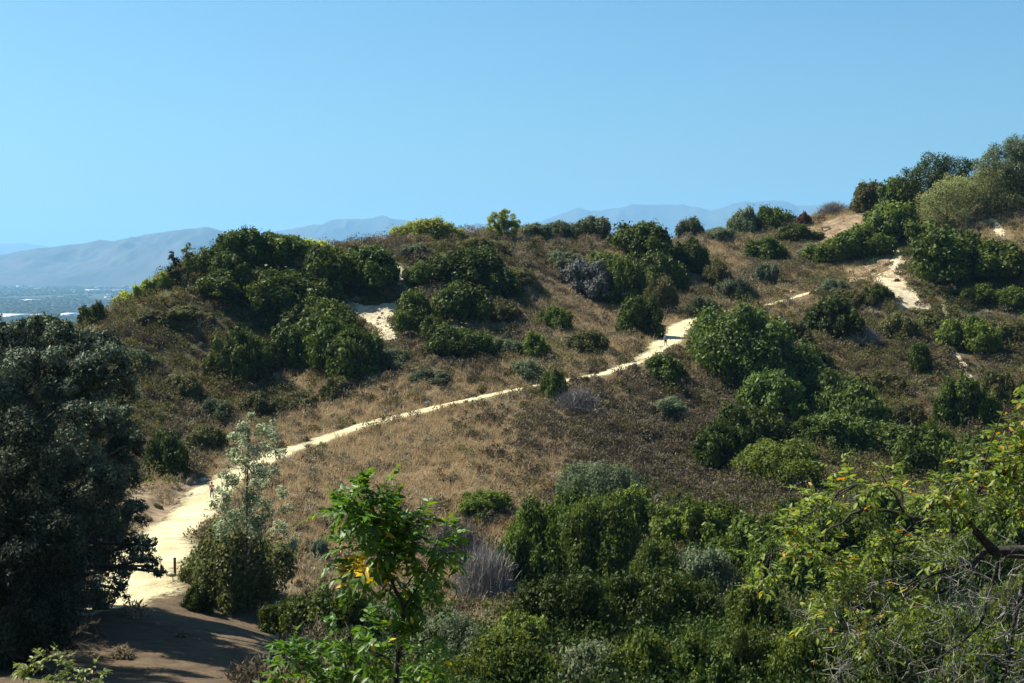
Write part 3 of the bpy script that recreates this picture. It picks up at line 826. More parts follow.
# hilltop trees, upper right
for (px, pb, kind, cls, nl, lab) in [
  (935,205,'D',[(925,180,17),(945,178,16),(912,176,10),(935,168,13),(955,172,12),(968,166,8),(915,192,16),(940,192,16),(960,185,12),(949,162,7),(922,164,7)],20000,'dark green tree with tufted top on the upper right skyline'),
  (946,230,'P',[(932,205,14),(925,218,12),(945,195,15),(958,200,16),(940,214,15),(958,218,14),(970,190,14),(950,184,10)],16000,'pale yellow green rounded tree below the dark hilltop tree'),
  (990,215,'P',[(978,190,16),(995,196,18),(1010,200,18),(984,208,14),(1000,180,15),(1020,190,16),(985,176,12)],16000,'pale green spreading tree at the right edge skyline'),
  (1015,196,'S',[(990,164,12),(1003,155,13),(1016,152,14),(1030,150,14),(1000,172,15),(1018,170,16),(1035,168,16),(984,172,9),(1012,145,8)],22000,'tall grey green tree topping the right edge of the skyline')]:
    g = hit(px, pb); cl = clumps_px(cls, g[1], 2.5, px)
    for c in list(cl): cl.append((c[0] + .5, c[1] + 2.2, c[2] - .6, c[3]))
    zt_ = max(c[2] for c in cl)
    limb_tree('hilltop_tree', g, (g[0], g[1], zt_), cl, kind, nl, .2, lab, .25, seed=px, subn=8, subr=(.3, .6))
# sparse tree beside the trail
M['sparse'] = leafmat('sparse_leaves', (.10, .13, .06), (.38, .42, .26), transl=.38, gloss=.5, rough=.4, objvar=0)
gx, gy = P(243, 606, 95)[:2]; gz = H(gx, gy)
sp = [(243,428,7),(262,432,8),(276,436,7),(236,440,7),(250,446,10),(230,455,7),(266,452,8),(240,465,9),(282,455,6),(256,470,10),(224,474,6),(274,474,6),(236,486,10),(258,492,11),(222,495,8),(280,492,6),
      (246,506,12),(228,512,10),(268,512,10),(288,510,6),(215,505,5),(240,526,12),(262,530,12),(290,545,7),(280,530,9),(296,540,5),(222,530,10),(252,418,4),(272,424,4)]
cl = clumps_px(sp, 95, 1.5, 3)
limb_tree('sparse_tree', (gx, gy, gz), P(250, 428, 95), cl, 'sparse', 7500, .12, 'sparse light leaved tree rising above the round bush by the trail', .09, seed=5, shell=(.1, 1.3), aspect=.4, subn=5, subr=(.35, .7))

# ------------------------------------------------------------------ near plants with long leaflets
def leaflets(C, T, N_, ln, wd, tint, fold=.25, curl=.2):
    """8-vertex folded lens leaves (quads). C base, T direction, N_ normal"""
    n = len(C); S = np.cross(T, N_); S /= np.linalg.norm(S, axis=1)[:, None] + 1e-9
    ln = ln[:, None]; wd = wd[:, None]
    def at_(u, s, drop):
        return C + T * ln * u + S * wd * s + N_ * (-abs(s) * wd * -fold - drop * ln * curl)
    P0 = at_(0, 0, 0); A1 = at_(.35, .5, .12); B1 = at_(.35, -.5, .12); M1 = at_(.35, 0, .12)
    A2 = at_(.7, .38, .5); B2 = at_(.7, -.38, .5); M2 = at_(.7, 0, .5); P3 = at_(1, 0, 1.0)
    V = np.stack([P0, A1, M1, B1, A2, M2, B2, P3], 1).reshape(-1, 3)
    q = np.array([[0, 1, 2, 2], [0, 2, 3, 3], [1, 4, 5, 2], [2, 5, 6, 3], [4, 7, 5, 5], [5, 7, 6, 6]])
    tri = [[0, 1, 2], [0, 2, 3], [1, 4, 5], [1, 5, 2], [2, 5, 6], [2, 6, 3], [4, 7, 5], [5, 7, 6]]
    f = (np.arange(n)[:, None, None] * 8 + np.array(tri)[None]).reshape(-1, 3)
    return V, f, np.repeat(tint, 8)
def unit(v): return v / (np.linalg.norm(v, axis=-1, keepdims=True) + 1e-9)
def spray_foliage(cl, nspray, pairs, ln, wd, rg, up=.1, rach=.30, tintf=None, out=1.0, hang=0.0):
    cl = np.asarray(cl); Cs = []; Ts = []; Ns = []; tn = []; tw = []
    w = cl[:, 3] ** 2; w /= w.sum()
    for i in range(nspray):
        k = rg.choice(len(cl), p=w); c = cl[k]
        d = rg.normal(size=3); d[2] += up; d /= np.linalg.norm(d)
        st = c[:3] + d * c[3] * rg.uniform(.0, .75)
        L_ = rach * rg.uniform(.6, 1.2)
        side = np.cross(d, [0, 0, 1.]); side = side / (np.linalg.norm(side) + 1e-9)
        path = [st + d * L_ * t + np.array([0, 0, -1.]) * (.25 + hang) * L_ * t * t for t in np.linspace(0, 1, 5)]
        tw.append(tube(path, [.003, .0028, .0025, .002, .001], 3))
        for q in range(pairs):
            t = .15 + .85 * (q + .5) / pairs
            p = st + d * L_ * t + np.array([0, 0, -1.]) * (.25 + hang) * L_ * t * t
            tt_ = tint0 = float(rg.beta(2, 2))
            for sgn in (-1, 1):
                if rg.uniform() < .1: continue
                T_ = unit(d * .7 + side * sgn * 1.0 + np.array([0, 0, -.25 - hang]) + rg.normal(size=3) * .25)
                N_ = unit(np.cross(T_, side * sgn) + np.array([0, 0, .8]) + rg.normal(size=3) * .45)
                N_ = unit(N_ - T_ * (N_ @ T_))
                Cs.append(p); Ts.append(T_); Ns.append(N_)
                tn.append(tintf(p, rg) if tintf else tt_)
        p = path[-1]; Cs.append(p); Ts.append(unit(d + np.array([0, 0, -.4]))); Nn = unit(np.array([.1, .1, 1.]) - unit(d) * unit(d)[2]); Ns.append(Nn); tn.append(tintf(p, rg) if tintf else .5)
    n = len(Cs)
    V, f, t = leaflets(np.array(Cs), np.array(Ts), np.array(Ns), ln * rg.uniform(.65, 1.25, n), wd * rg.uniform(.8, 1.2, n), np.array(tn))
    return V, f, t, join(tw)
def near_plant(name, base, limbs, cl, mat, nspray, pairs, ln, wd, label, cat, bark, seed, tintf=None, rach=.3, hang=0.0, up=.1, bare=None):
    rg = np.random.default_rng(seed); b = np.array(base, float)
    o = empty(name, tuple(b)); tag(o, label, cat)
    for i, (path, r0, r1) in enumerate(limbs):
        cp = catmull([np.array(p) - b for p in path], 8)
        cp = cp + np.stack([fbm(np.arange(len(cp)) * .3, np.full(len(cp), i * 3.1), s_, 2) for s_ in (1, 2, 3)], 1) * .02
        v, f = tube(cp, np.linspace(r0, r1, len(cp)), 8)
        link('trunk' if i == 0 else 'branch', mesh_np('limb', v, f, smooth=True), M[bark], o)
    cl = np.array(cl); cl[:, :3] -= b
    V, f, t, tw = spray_foliage(cl, nspray, pairs, ln, wd, rg, up=up, rach=rach, tintf=(lambda p, r: tintf(p + b, r)) if tintf else None, hang=hang)
    link('foliage', mesh_np('foliage', V, f, {'tint': t}), mat, o)
    # fine twigs from the limbs to the clumps
    parts = [tw]
    allp = np.vstack([np.array(p) - b for p, _, _ in limbs for p in [catmull(p, 8)]])
    for c in cl:
        j = np.argmin(np.linalg.norm(allp - c[:3], axis=1)); a = allp[j]; e = c[:3]
        mid = (a + e) / 2 + rg.normal(size=3) * .12 * np.linalg.norm(e - a)
        parts.append(tube(catmull([a, mid, e], 5), np.linspace(.009, .004, 11), 5))
    V2, f2 = join(parts)
    link('twigs', mesh_np('twigs', V2, f2, smooth=True), M[bark], o)
    if bare:
        V3, f3 = bare(rg, b)
        link('bare_twigs', mesh_np('bare_twigs', V3, f3, smooth=True), M['palebark'], o)
    return o
M['sap'] = leafmat('sapling_leaves', (.03, .075, .010), (.11, .20, .022), odd=(.62, .44, .05), transl=.36, gloss=.5, rough=.35, objvar=0)
M['ylw'] = leafmat('autumn_leaves', (.025, .055, .008), (.21, .26, .045), odd=(.42, .22, .04), transl=.45, gloss=.5, rough=.35, objvar=0)
D1 = 14.0
def gpt(px, py, d):
    p = P(px, py, d); return np.array([p[0], p[1], H(p[0], p[1])])
base = gpt(410, 683, D1) - np.array([0, 0, .1])
q = lambda px, py, dd_=0: P(px, py, D1 + dd_)
limbs = [([base, q(404,760,.1), q(396,690), q(402,640,.1), q(402,608,-.1), q(388,570), q(375,530,.1), q(362,492)], .035, .006),
         ([q(402,612,-.1), q(422,580), q(434,552,.2), q(446,528,.3)], .012, .004), ([q(388,572), q(400,545,-.2), q(412,520,-.3)], .010, .004),
         ([q(392,580), q(365,575,.2), q(345,568,.3)], .009, .003), ([q(400,650), q(425,640,-.1), q(440,628,-.2)], .01, .003), ([q(399,665), q(372,650,.2), q(355,640,.2)], .01, .003)]
sap = [(358,492,20),(378,494,16),(344,508,16),(366,515,24),(390,520,20),(405,540,24),(428,540,20),(442,556,14),(385,545,24),(362,545,18),(350,548,14),(415,565,20),(398,585,16),(380,572,14),(350,577,12),(432,575,14),
       (425,600,12),(402,610,14),(385,635,10),(412,640,14),(430,628,10),(372,660,13),(400,670,12),(430,665,13),(355,640,10),(445,530,10),(420,520,12),(415,690,16),(380,690,16)]
rg = np.random.default_rng(2)
cl = [(*P(a, b_, D1 + rg.uniform(-.35, .35)), r * D1 / F) for a, b_, r in sap]
def saptint(p, r):
    px, py = proj(p[0], p[1], p[2])
    y = math.exp(-((px - 362) / 16) ** 2 - ((py - 566) / 12) ** 2) * .8 + math.exp(-((px - 404) / 12) ** 2 - ((py - 580) / 10) ** 2) * .3 + .005 + .025 * (py > 600)
    return .98 if r.uniform() < y else float(r.beta(2, 2)) * .9
near_plant('sapling', base, limbs, cl, M['sap'], 300, 5, .118, .043, 'near green sapling with a few yellow leaves at the lower middle', 'sapling', 'darkbark', 3, saptint, rach=.24)
# leafy shrub beside it
base = gpt(310, 720, 15.0)
q = lambda px, py, dd_=0: P(px, py, 15 + dd_)
limbs = [([base, q(312,800), q(315,720), q(318,670)], .02, .006), ([q(314,740), q(290,690), q(275,668,.1)], .012, .004), ([q(315,730), q(345,680), q(352,650)], .012, .004)]
ls = [(285,655,14),(300,665,18),(320,650,18),(338,640,16),(350,655,18),(276,672,12),(300,690,26),(335,685,26),(355,680,22),(262,690,10),(365,625,10),(330,665,16),(280,645,7),(345,622,8)]
cl = [(*P(a, b_, 15 + rg.uniform(-.3, .3)), r * 15 / F) for a, b_, r in ls]
near_plant('leafy_shrub', base, limbs, cl, M['sap'], 150, 4, .10, .042, 'near bright leafy shrub at the bottom edge left of the sapling', 'shrub', 'darkbark', 8, lambda p, r: float(r.beta(2, 2)) * .9, rach=.2)
# low plant bottom left
base = gpt(60, 720, 15.5)
q = lambda px, py, dd_=0: P(px, py, 15.5 + dd_)
limbs = [([base, q(60,790), q(58,720), q(48,672)], .016, .005), ([q(58,740), q(80,700), q(92,676)], .01, .004), ([q(58,740), q(34,700), q(26,668)], .01, .004)]
ls = [(30,664,9),(46,660,12),(58,668,14),(74,676,12),(90,676,10),(40,682,16),(66,690,20),(92,690,14),(98,672,5)]
cl = [(*P(a, b_, 15.5 + rg.uniform(-.3, .3)), r * 15.5 / F) for a, b_, r in ls]
M['lowp'] = leafmat('low_plant_leaves', (.07, .10, .02), (.20, .22, .06), odd=(.4, .3, .06), transl=.42, gloss=.5, rough=.35, objvar=0)
near_plant('leafy_plant', base, limbs, cl, M['lowp'], 90, 4, .075, .032, 'near yellow green plant at the bottom left corner', 'plant', 'darkbark', 12, None, rach=.16)
# right tree
D2 = 13.0
q = lambda px, py, dd_=0: P(px, py, D2 + dd_)
base = gpt(1190, 683, D2 + .5)
limbs = [([base, q(1190,760,.5), q(1170,640,.4), q(1120,580,.2), q(1060,556,.1), q(1020,552), q(996,552), q(982,538), q(966,520), q(950,515)], .12, .018),
  ([q(950,515), q(930,520), q(903,514,.1), q(870,511,.1), q(855,514,.1), q(832,528,.2), q(800,541,.3), q(772,552,.3)], .022, .004),
  ([q(860,514,.1), q(858,500,.1), q(856,485,0)], .010, .003),
  ([q(986,552), q(968,566,-.2), q(945,572,-.3), q(920,580,-.4)], .03, .006),
  ([q(905,514,.1), q(898,500,-.1), q(885,480,-.2), q(878,470,-.2)], .012, .003),
  ([q(1060,556,.1), q(1040,510,-.2), q(1015,480,-.4), q(985,462,-.4)], .04, .006),
  ([q(1100,575,.2), q(1070,480), q(1040,420,.1), q(1016,388,.1)], .05, .006),
  ([q(1000,556), q(990,590,.1), q(978,625,.1), q(950,650,.2), q(915,670,.3), q(870,678,.3)], .018, .004),
  ([q(952,516), q(962,505,.2), q(976,497,.3)], .012, .004), ([q(965,520), q(945,505,.1), q(930,500,.2)], .014,.004),
  ([q(920,520), q(895,545,.2), q(892,580,.2), q(870,588,.3), q(845,592,.3), q(830,586,.3)], .009, .003),
  ([q(1030,556), q(1020,600,-.2), q(1010,650,-.2), q(1000,700,-.2)], .02, .006)]
tc = [(836,470,12),(850,478,16),(868,488,16),(888,480,14),(902,492,12),(835,492,14),(815,500,14),(830,512,12),(800,520,12),(785,530,10),(770,545,10),(760,560,10),(775,575,12),(755,590,8),(765,600,8),(810,545,14),
      (830,560,16),(850,575,16),(845,545,12),(870,555,14),(890,540,14),(910,555,12),(820,590,16),(845,605,18),(810,610,10),(815,625,9),(870,620,14),(880,600,12),(900,610,12),(870,640,12),(880,655,8),(850,630,10),
      (925,500,14),(945,490,18),(965,480,20),(985,470,20),(1005,465,20),(1020,450,20),(1000,490,20),(1020,480,20),(975,500,16),(1010,510,14),(1018,430,12),(1000,440,10),(1020,400,10),(1018,385,7),(1030,460,26),(1050,440,26),(1060,480,30),
      (950,515,8),(920,590,14),(945,560,12),(930,540,12),(990,450,10),(1045,400,20),(1024,500,16),(960,460,8)]
cl = [(*P(a, b_, D2 + rg.uniform(-.7, .7)), r * D2 / F) for a, b_, r in tc]
def ytint(p, r):
    px, py = proj(p[0], p[1], p[2])
    y = .07 if px < 930 else .03
    return .98 if r.uniform() < y else min(.9, float(r.beta(2, 2)) * .8 + (.15 if px < 940 else 0))
def bare(rg, b):
    parts = []
    for i in range(230):
        px = rg.uniform(820, 1060) if i % 3 else rg.uniform(940, 1060); py = rg.uniform(555, 690) if px > 900 else rg.uniform(590, 680)
        p = P(px, py, D2 + rg.uniform(-.7, .7)) - b
        d = rg.normal(size=3); d[1] *= .5; d[2] -= .1; d /= np.linalg.norm(d)
        path = [p]
        for s_ in range(5):
            d = unit(d + rg.normal(size=3) * .38); path.append(path[-1] + d * rg.uniform(.05, .13))
        r_ = rg.uniform(.0022, .0055)
        parts.append(tube(path, np.linspace(r_, r_ * .35, 6), 4))
        for s_ in (1, 2, 3, 4):
            if rg.uniform() < .7:
                e = unit(d + rg.normal(size=3) * .9); a = path[s_]
                parts.append(tube([a, a + e * .07 + rg.normal(size=3) * .01, a + e * .15], [r_ * .5, r_ * .4, r_ * .2], 4))
    return join(parts)
near_plant('overhanging_tree', base, limbs, cl, M['ylw'], 620, 4, .075, .030, 'near tree at the right edge with yellowing leaves and bare twigs', 'tree', 'darkbark', 31, ytint, rach=.17, bare=bare)

# ------------------------------------------------------------------ brush and dry grass (uncountable cover)
N = 150000
sx = RNG.uniform(-115, 135, N); sy = 66 + (362 - 66) * RNG.uniform(0, 1, N)
sz = H(sx, sy); px, py = proj(sx, sy, sz + .4)
ok = (px > -50) & (px < 1075) & (py < 740)
dd, _, dw = trail_near(sx, sy)
ok &= dd > dw * (.86 + .3 * RNG.uniform(size=N))
ok &= ~patchmask(*proj(sx, sy, sz), .0) | (RNG.uniform(size=N) < .12)
ok &= ~((sx < -13) & (sy < 112) & (px < 300) & (RNG.uniform(size=N) < .985))
sx, sy, sz, px, py = [a[ok] for a in (sx, sy, sz, px, py)]
# hidden behind the crest
vis_ = np.ones(len(sx), bool)
for t in np.linspace(.35, .985, 64):
    vis_ &= (sz + 1.4) * t > H(sx * t, sy * t) - 1.0
sx, sy, sz, px, py = [a[vis_] for a in (sx, sy, sz, px, py)]
w = zone_w(px, py)
patch = 1 + .9 * fbm(sx / 9, sy / 9, 40, 3); w[1] *= np.clip(patch, .15, 3)
w[5] = np.where((w[5] > 1.0) & ~((px > 425) & (px < 520) & (py < 625)), w[5] * 1.5, 0); w[3] *= np.clip(1 + 1.6 * fbm(sx / 7, sy / 7, 60, 3), .1, 4); w[4] *= np.clip(1 + 2 * fbm(sx / 6, sy / 6, 80, 3), .05, 4); w[0] *= np.clip(1 + .8 * fbm(sx / 8, sy / 8, 90, 3), .2, 3)
cw = np.cumsum(w, 0); u = RNG.uniform(size=len(sx)) * cw[-1]
typ = (u[None] > cw).sum(0)
insh = np.zeros(len(sx), bool)
for (cx, cy, rr) in shrub_xy: insh |= (sx - cx) ** 2 + (sy - cy) ** 2 < (rr * .75) ** 2
grass_i = np.where((typ == 0) & ~insh)[0]
ex = np.repeat(grass_i, 5); qx = sx[ex] + RNG.normal(size=len(ex)) * .55; qy = sy[ex] + RNG.normal(size=len(ex)) * .55
dd, _, dw = trail_near(qx, qy); kp = dd > dw * (.8 + .5 * RNG.uniform(size=len(dd))); ex, qx, qy = ex[kp], qx[kp], qy[kp]
sx = np.concatenate([sx, qx]); sy = np.concatenate([sy, qy]); sz = np.concatenate([sz, H(qx, qy)])
typ = np.concatenate([typ, np.zeros(len(ex), int)]); insh = np.concatenate([insh, np.zeros(len(ex), bool)])
def stuff_cloud(name, ids, nper, rad, hgt, lw, ll, mat, label, cat, upb=.6, asp=.4, mode='dome'):
    if len(ids) == 0: return
    n = len(ids); k = np.repeat(ids, nper); m_ = len(k)
    sc = np.repeat(np.clip(RNG.gamma(3.2, .31, n), .35, 2.3), nper)
    if mode == 'dome':
        d = rdir(m_, upb); d[:, 2] = np.abs(d[:, 2])
        rr = RNG.uniform(.55, 1.05, m_)
        C = np.stack([sx[k], sy[k], sz[k] - .05], 1) + d * np.array([rad, rad, hgt]) * (rr * sc)[:, None]
        tb = np.repeat(RNG.uniform(-.36, .36, n), nper)
        a = ll * RNG.uniform(.5, 1.5, m_)
        # twig direction mostly outward and up
        t = unit(d + RNG.normal(size=(m_, 3)) * .6)
        s = unit(np.cross(t, RNG.normal(size=(m_, 3)))) * (lw * RNG.uniform(.5, 1.5, m_))[:, None]
        V = np.stack([C - t * a[:, None] * .5, C + s, C + t * a[:, None] * .5, C - s], 1).reshape(-1, 3)
        T = np.repeat(np.clip(RNG.beta(2, 2, m_) + tb, 0, 1), 4)
        me = mesh_np(name, V, np.arange(4 * m_).reshape(-1, 4), {'tint': T})
    else:
        b = np.stack([sx[k], sy[k], sz[k] - .03], 1) + RNG.normal(size=(m_, 3)) * np.array([rad, rad, 0])
        lean = RNG.normal(size=(m_, 3)) * .45 + np.array([.18, -.1, 0]); lean[:, 2] = 1
        t = unit(lean); hh = (hgt * RNG.uniform(.5, 1.3, m_) * sc)[:, None]
        s = unit(np.cross(t, RNG.normal(size=(m_, 3)))) * lw
        tip = b + t * hh + np.stack([RNG.normal(size=m_) * .12, RNG.normal(size=m_) * .12, -.05 * np.ones(m_)], 1)
        V = np.stack([b - s, b + s, tip], 1).reshape(-1, 3)
        tb = np.repeat(RNG.uniform(-.25, .25, n), nper)
        T = np.repeat(np.clip(RNG.beta(2, 2, m_) + tb, 0, 1), 3)
        me = mesh_np(name, V, np.arange(3 * m_).reshape(-1, 3), {'tint': T})
    tag(link(name, me, mat), label, cat, kind='stuff')
print('brush counts', [int(((typ == i) & ~insh).sum()) for i in range(6)])
def pick(t, nmax):
    ids = np.where((typ == t) & ~insh)[0]
    return RNG.permutation(ids)[:nmax]
stuff_cloud('dry_grass', pick(0, 60000), 14, .32, .6, .030, .3, M['grass'], 'dry tan grass covering the open slopes', 'dry grass', mode='blade')
stuff_cloud('grey_brush', pick(1, 5200), 170, 1.05, 1.05, .055, .42, M['brush'], 'low grey brown leafless brush on the slopes', 'brush')
stuff_cloud('tan_brush', pick(2, 3200), 150, .85, .95, .05, .42, M['tanbrush'], 'tan dried brush on the middle slopes', 'brush')
stuff_cloud('olive_brush', pick(3, 4300), 160, 1.1, 1.1, .075, .30, M['olivebrush'], 'low olive scrub scattered between the bushes', 'scrub')
stuff_cloud('rust_brush', pick(4, 900), 120, .85, .75, .06, .30, M['rustbrush'], 'low rust brown buckwheat scrub on the slopes', 'scrub')
stuff_cloud('green_scrub', pick(5, 2600), 170, 1.25, 1.15, .065, .22, M['scrub'], 'dense green undergrowth filling the canyon and thickets', 'scrub')
# short grass on bare banks near the trail
ids = np.where((RNG.uniform(size=len(sx)) < .16) & ~insh)[0][:12000]
stuff_cloud('grass_tufts', ids, 10, .3, .38, .02, .2, M['grass'], 'short dry tufts between the brush', 'dry grass', mode='blade')

# ------------------------------------------------------------------ rocks
def rock_mesh(seed, sub=3):
    import bmesh
    bm = bmesh.new(); bmesh.ops.create_icosphere(bm, subdivisions=sub, radius=1)
    rg = np.random.default_rng(seed); o = rg.uniform(0, 50, 3)
    for v in bm.verts:
        c = v.co
        k = 1 + .28 * float(vnoise(c.x * 1.3 + o[0], c.y * 1.3 + c.z * 1.7 + o[1], seed)) + .1 * float(vnoise(c.x * 4 + c.z * 3 + o[0], c.y * 4 + o[2], seed + 3))
        v.co = Vector((c.x * k, c.y * k * .85, max(-.35, c.z * k * .62)))
    me = bpy.data.meshes.new('rock'); bm.to_mesh(me); bm.free(); me.materials.append(M['rock'])
    return me
rocks = [rock_mesh(s) for s in range(4)]
def put_rock(px, py, wpx, label, group=None, d=None, i=0, name='boulder'):
    g = hit(px, py) if d is None else gpt(px, py, d)
    s = .5 * wpx * g[1] / F
    o = link(name, rocks[i % 4]); o.location = (g[0], g[1], g[2] + .25 * s); o.scale = (s, s, s * random.uniform(.8, 1.15)); o.rotation_euler = (0, 0, random.uniform(0, 6))
    tag(o, label, 'rock', group)
put_rock(204, 481, 9, 'pale boulder on the bank above the person in pink', i=0)
put_rock(194, 484, 5, 'small rock left of the pale boulder by the trail', i=1)
put_rock(428, 405, 8, 'pale rock on the upper trail edge mid slope', i=2)
put_rock(352, 676, 44, 'tan boulder low behind the sapling stem', d=70, i=3)
put_rock(171, 578, 11, 'flat stone at the foot of the trail post', i=1)
put_rock(791, 293, 5, 'small pinkish rock at the end of the thin trail', i=1)
put_rock(385, 412, 6, 'small rock on the trail left of the mid slope rock', i=3)
rg = np.random.default_rng(6)
for i in range(26):
    cpx, cpy = [(386, 318), (378, 328), (372, 312), (390, 334), (402, 282)][i % 5]
    put_rock(cpx + rg.normal() * 8, cpy + rg.normal() * 6, rg.uniform(2.5, 5), 'pale rock lying in the rocky cream scar', 'pale rocks in the cream scar', i=i, name='rock')

# ------------------------------------------------------------------ posts and bench
def box(x0, y0, z0, x1, y1, z1):
    V = np.array([(x, y, z) for z in (z0, z1) for x, y in ((x0, y0), (x1, y0), (x1, y1), (x0, y1))], float)
    Fc = np.array([(3, 2, 1, 0), (4, 5, 6, 7), (0, 1, 5, 4), (1, 2, 6, 5), (2, 3, 7, 6), (3, 0, 4, 7)])
    return V, Fc
def bevel(o, w=.01):
    md = o.modifiers.new('bevel', 'BEVEL'); md.width = w; md.segments = 2
def post(px, py, h, w, label):
    g = hit(px, py)
    o = empty('trail_post', tuple(g)); tag(o, label, 'post')
    p = link('post', mesh_np('post', *box(-w, -w, -.3, w, w, h)), M['wood'], o); bevel(p, .015)
    c = link('cap', mesh_np('cap', *box(-w * 1.25, -w * 1.25, h + .002, w * 1.25, w * 1.25, h + .06)), M['wood'], o); bevel(c, .01)
post(175, 578, 1.25, .08, 'wooden post at the near end of the sunny trail')
post(280, 462, 1.2, .07, 'wooden post on the lower trail edge behind the sparse tree')
g = hit(826, 231)
o = empty('bench', (g[0], g[1], g[2])); o.rotation_euler = (0, 0, .15); tag(o, 'dark wooden bench on the sandy ridge saddle', 'bench')
s_ = link('seat', mesh_np('seat', *join([box(-1.1, -.25 + .17 * k, .44, 1.1, -.25 + .17 * k + .145, .49) for k in range(3)])), M['wood'], o)
bk = link('backrest', mesh_np('backrest', *join([box(-1.1, .27, .62 + .16 * k, 1.1, .31, .75 + .16 * k) for k in range(2)])), M['wood'], o)
for x in (-.85, .85):
    link('leg', mesh_np('leg', *join([box(x - .05, -.22, -.2, x + .05, -.12, .435), box(x - .05, .16, -.2, x + .05, .262, .95)])), M['wood'], o)

# ------------------------------------------------------------------ people
def skin_obj(name, verts, edges, radii, mat, parent, sub=2):
    me = bpy.data.meshes.new(name); me.from_pydata(verts, edges, [])
    t = bpy.data.objects.new(name, me); COL.objects.link(t)
    md = t.modifiers.new('s', 'SKIN'); md.use_smooth_shade = True
    for i, r_ in enumerate(radii):
        sv = me.skin_vertices[0].data[i]; rr = r_ if isinstance(r_, tuple) else (r_, r_); sv.radius = rr
        sv.use_root = (i == 0)
    sm = t.modifiers.new('d', 'SUBSURF'); sm.levels = sub; sm.render_levels = sub
    dg = bpy.context.evaluated_depsgraph_get(); dg.update()
    nm = bpy.data.meshes.new_from_object(t.evaluated_get(dg))
    bpy.data.objects.remove(t); bpy.data.meshes.remove(me)
    nm.name = name; nm.materials.clear(); nm.materials.append(mat)
    return link(name, nm, None, parent)
def flat(name, c, rough=.8): return plainmat(name, tuple(v * .85 for v in c), tuple(min(1, v * 1.1) for v in c), 12, rough, 0)
M['skin'] = flat('skin', (.42, .26, .18), .5)
def person(loc, rz, label, top, bottom, hair, longhair, shorts, stride=.16, cap=None):
    o = empty('person', tuple(loc), rz); tag(o, label, 'person')
    v = []; e = []; r_ = []
    def add(p, rad, par=None):
        v.append(p); r_.append(rad); i = len(v) - 1
        if par is not None: e.append((par, i))
        return i
    pel = add((0, 0, .93), (.15, .11)); sp = add((0, .01, 1.12), (.13, .09), pel); ch = add((0, .01, 1.32), (.165, .11), sp)
    nk = add((0, 0, 1.46), .055, ch); hd = add((0, -.015, 1.56), (.075, .085), nk); ht = add((0, -.01, 1.67), (.07, .085), hd)
    nose = add((0, -.10, 1.585), .016, hd)
    for s in (-1, 1):
        fy = -stride * s
        hp = add((.09 * s, 0, .88), .095, pel); kn = add((.095 * s, fy * .6 - .02, .49), .062, hp); an = add((.095 * s, fy * 1.1 + .04, .09), .042, kn); add((.10 * s, fy * 1.1 - .12, .035), .038, an)
        sh = add((.19 * s, .01, 1.38), .058, ch); el = add((.25 * s, .05 + fy * -.5, 1.10), .043, sh); wr = add((.25 * s, -.08 - fy * .7, .90), .028, el)
        pm = add((.25 * s, -.12 - fy * .7, .84), (.034, .02), wr)
        for q, (ox, ln) in enumerate([(-.028, .07), (-.01, .08), (.01, .077), (.028, .06)]):
            k1 = add((.25 * s + .3 * ox, -.14 - fy * .7 + ox, .81), .009, pm); add((.25 * s + .3 * ox, -.135 - fy * .7 + ox, .81 - ln), .008, k1)
        add((.225 * s, -.16 - fy * .7, .82), .010, pm)
    skin_obj('body', v, e, r_, M['skin'], o)
    # shirt
    V_ = [(0, .01, 1.0), (0, .01, 1.15), (0, .01, 1.33), (0, 0, 1.42)] + [(.2 * s, .01, 1.38) for s in (-1, 1)] + [(.235 * s, .035, 1.23) for s in (-1, 1)]
    skin_obj('shirt', V_, [(0, 1), (1, 2), (2, 3), (2, 4), (2, 5), (4, 6), (5, 7)], [(.17, .125), (.15, .11), (.185, .13), (.08, .07), .075, .075, .066, .066], top, o)
    ln = .56 if shorts else .14
    V_ = [(0, 0, .96)] + [(.09 * s, 0, .87) for s in (-1, 1)] + [(.095 * s, -stride * s * .6 - .02, .55 if shorts else .49) for s in (-1, 1)]
    E_ = [(0, 1), (0, 2), (1, 3), (2, 4)]; R_ = [(.165, .125), .112, .112, .09 if shorts else .078, .09 if shorts else .078]
    if not shorts:
        V_ += [(.095 * s, -stride * s * 1.1 + .04, .13) for s in (-1, 1)]; E_ += [(3, 5), (4, 6)]; R_ += [.058, .058]
    skin_obj('shorts' if shorts else 'trousers', V_, E_, R_, bottom, o)
    for s in (-1, 1):
        skin_obj('shoe', [(.095 * s, -stride * s * 1.1 + .05, .05), (.10 * s, -stride * s * 1.1 - .14, .04)], [(0, 1)], [.055, .048], M['shoe'], o, 1)
    hv = [(0, .02, 1.63), (0, .0, 1.70)]; he = [(0, 1)]; hr = [(.092, .098), (.075, .085)]
    if longhair: hv += [(0, .075, 1.52), (0, .1, 1.40)]; he += [(0, 2), (2, 3)]; hr += [.06, .035]
    skin_obj('hair', hv, he, hr, hair, o, 1)
    for s in (-1, 1):
        skin_obj('eye', [(.03 * s, -.088, 1.605), (.031 * s, -.091, 1.606)], [(0, 1)], [.008, .008], M['hair'], o, 1)
    if cap is not None:
        skin_obj('hat', [(0, .0, 1.70), (0, -.03, 1.735), (0, -.15, 1.68)], [(0, 1), (0, 2)], [(.10, .105), (.07, .07), (.06, .015)], cap, o, 1)
M['hair'] = flat('dark_hair', (.02, .015, .012)); M['shoe'] = flat('shoes', (.5, .5, .5))
g = hit(212, 500)
person((g[0], g[1], g[2] + .04), .5, 'walker in a pink top and grey trousers on the wide trail', flat('pink_top', (.62, .12, .16)), flat('grey_trousers', (.10, .11, .13)), M['hair'], True, False)
g = hit(665.5, 347)
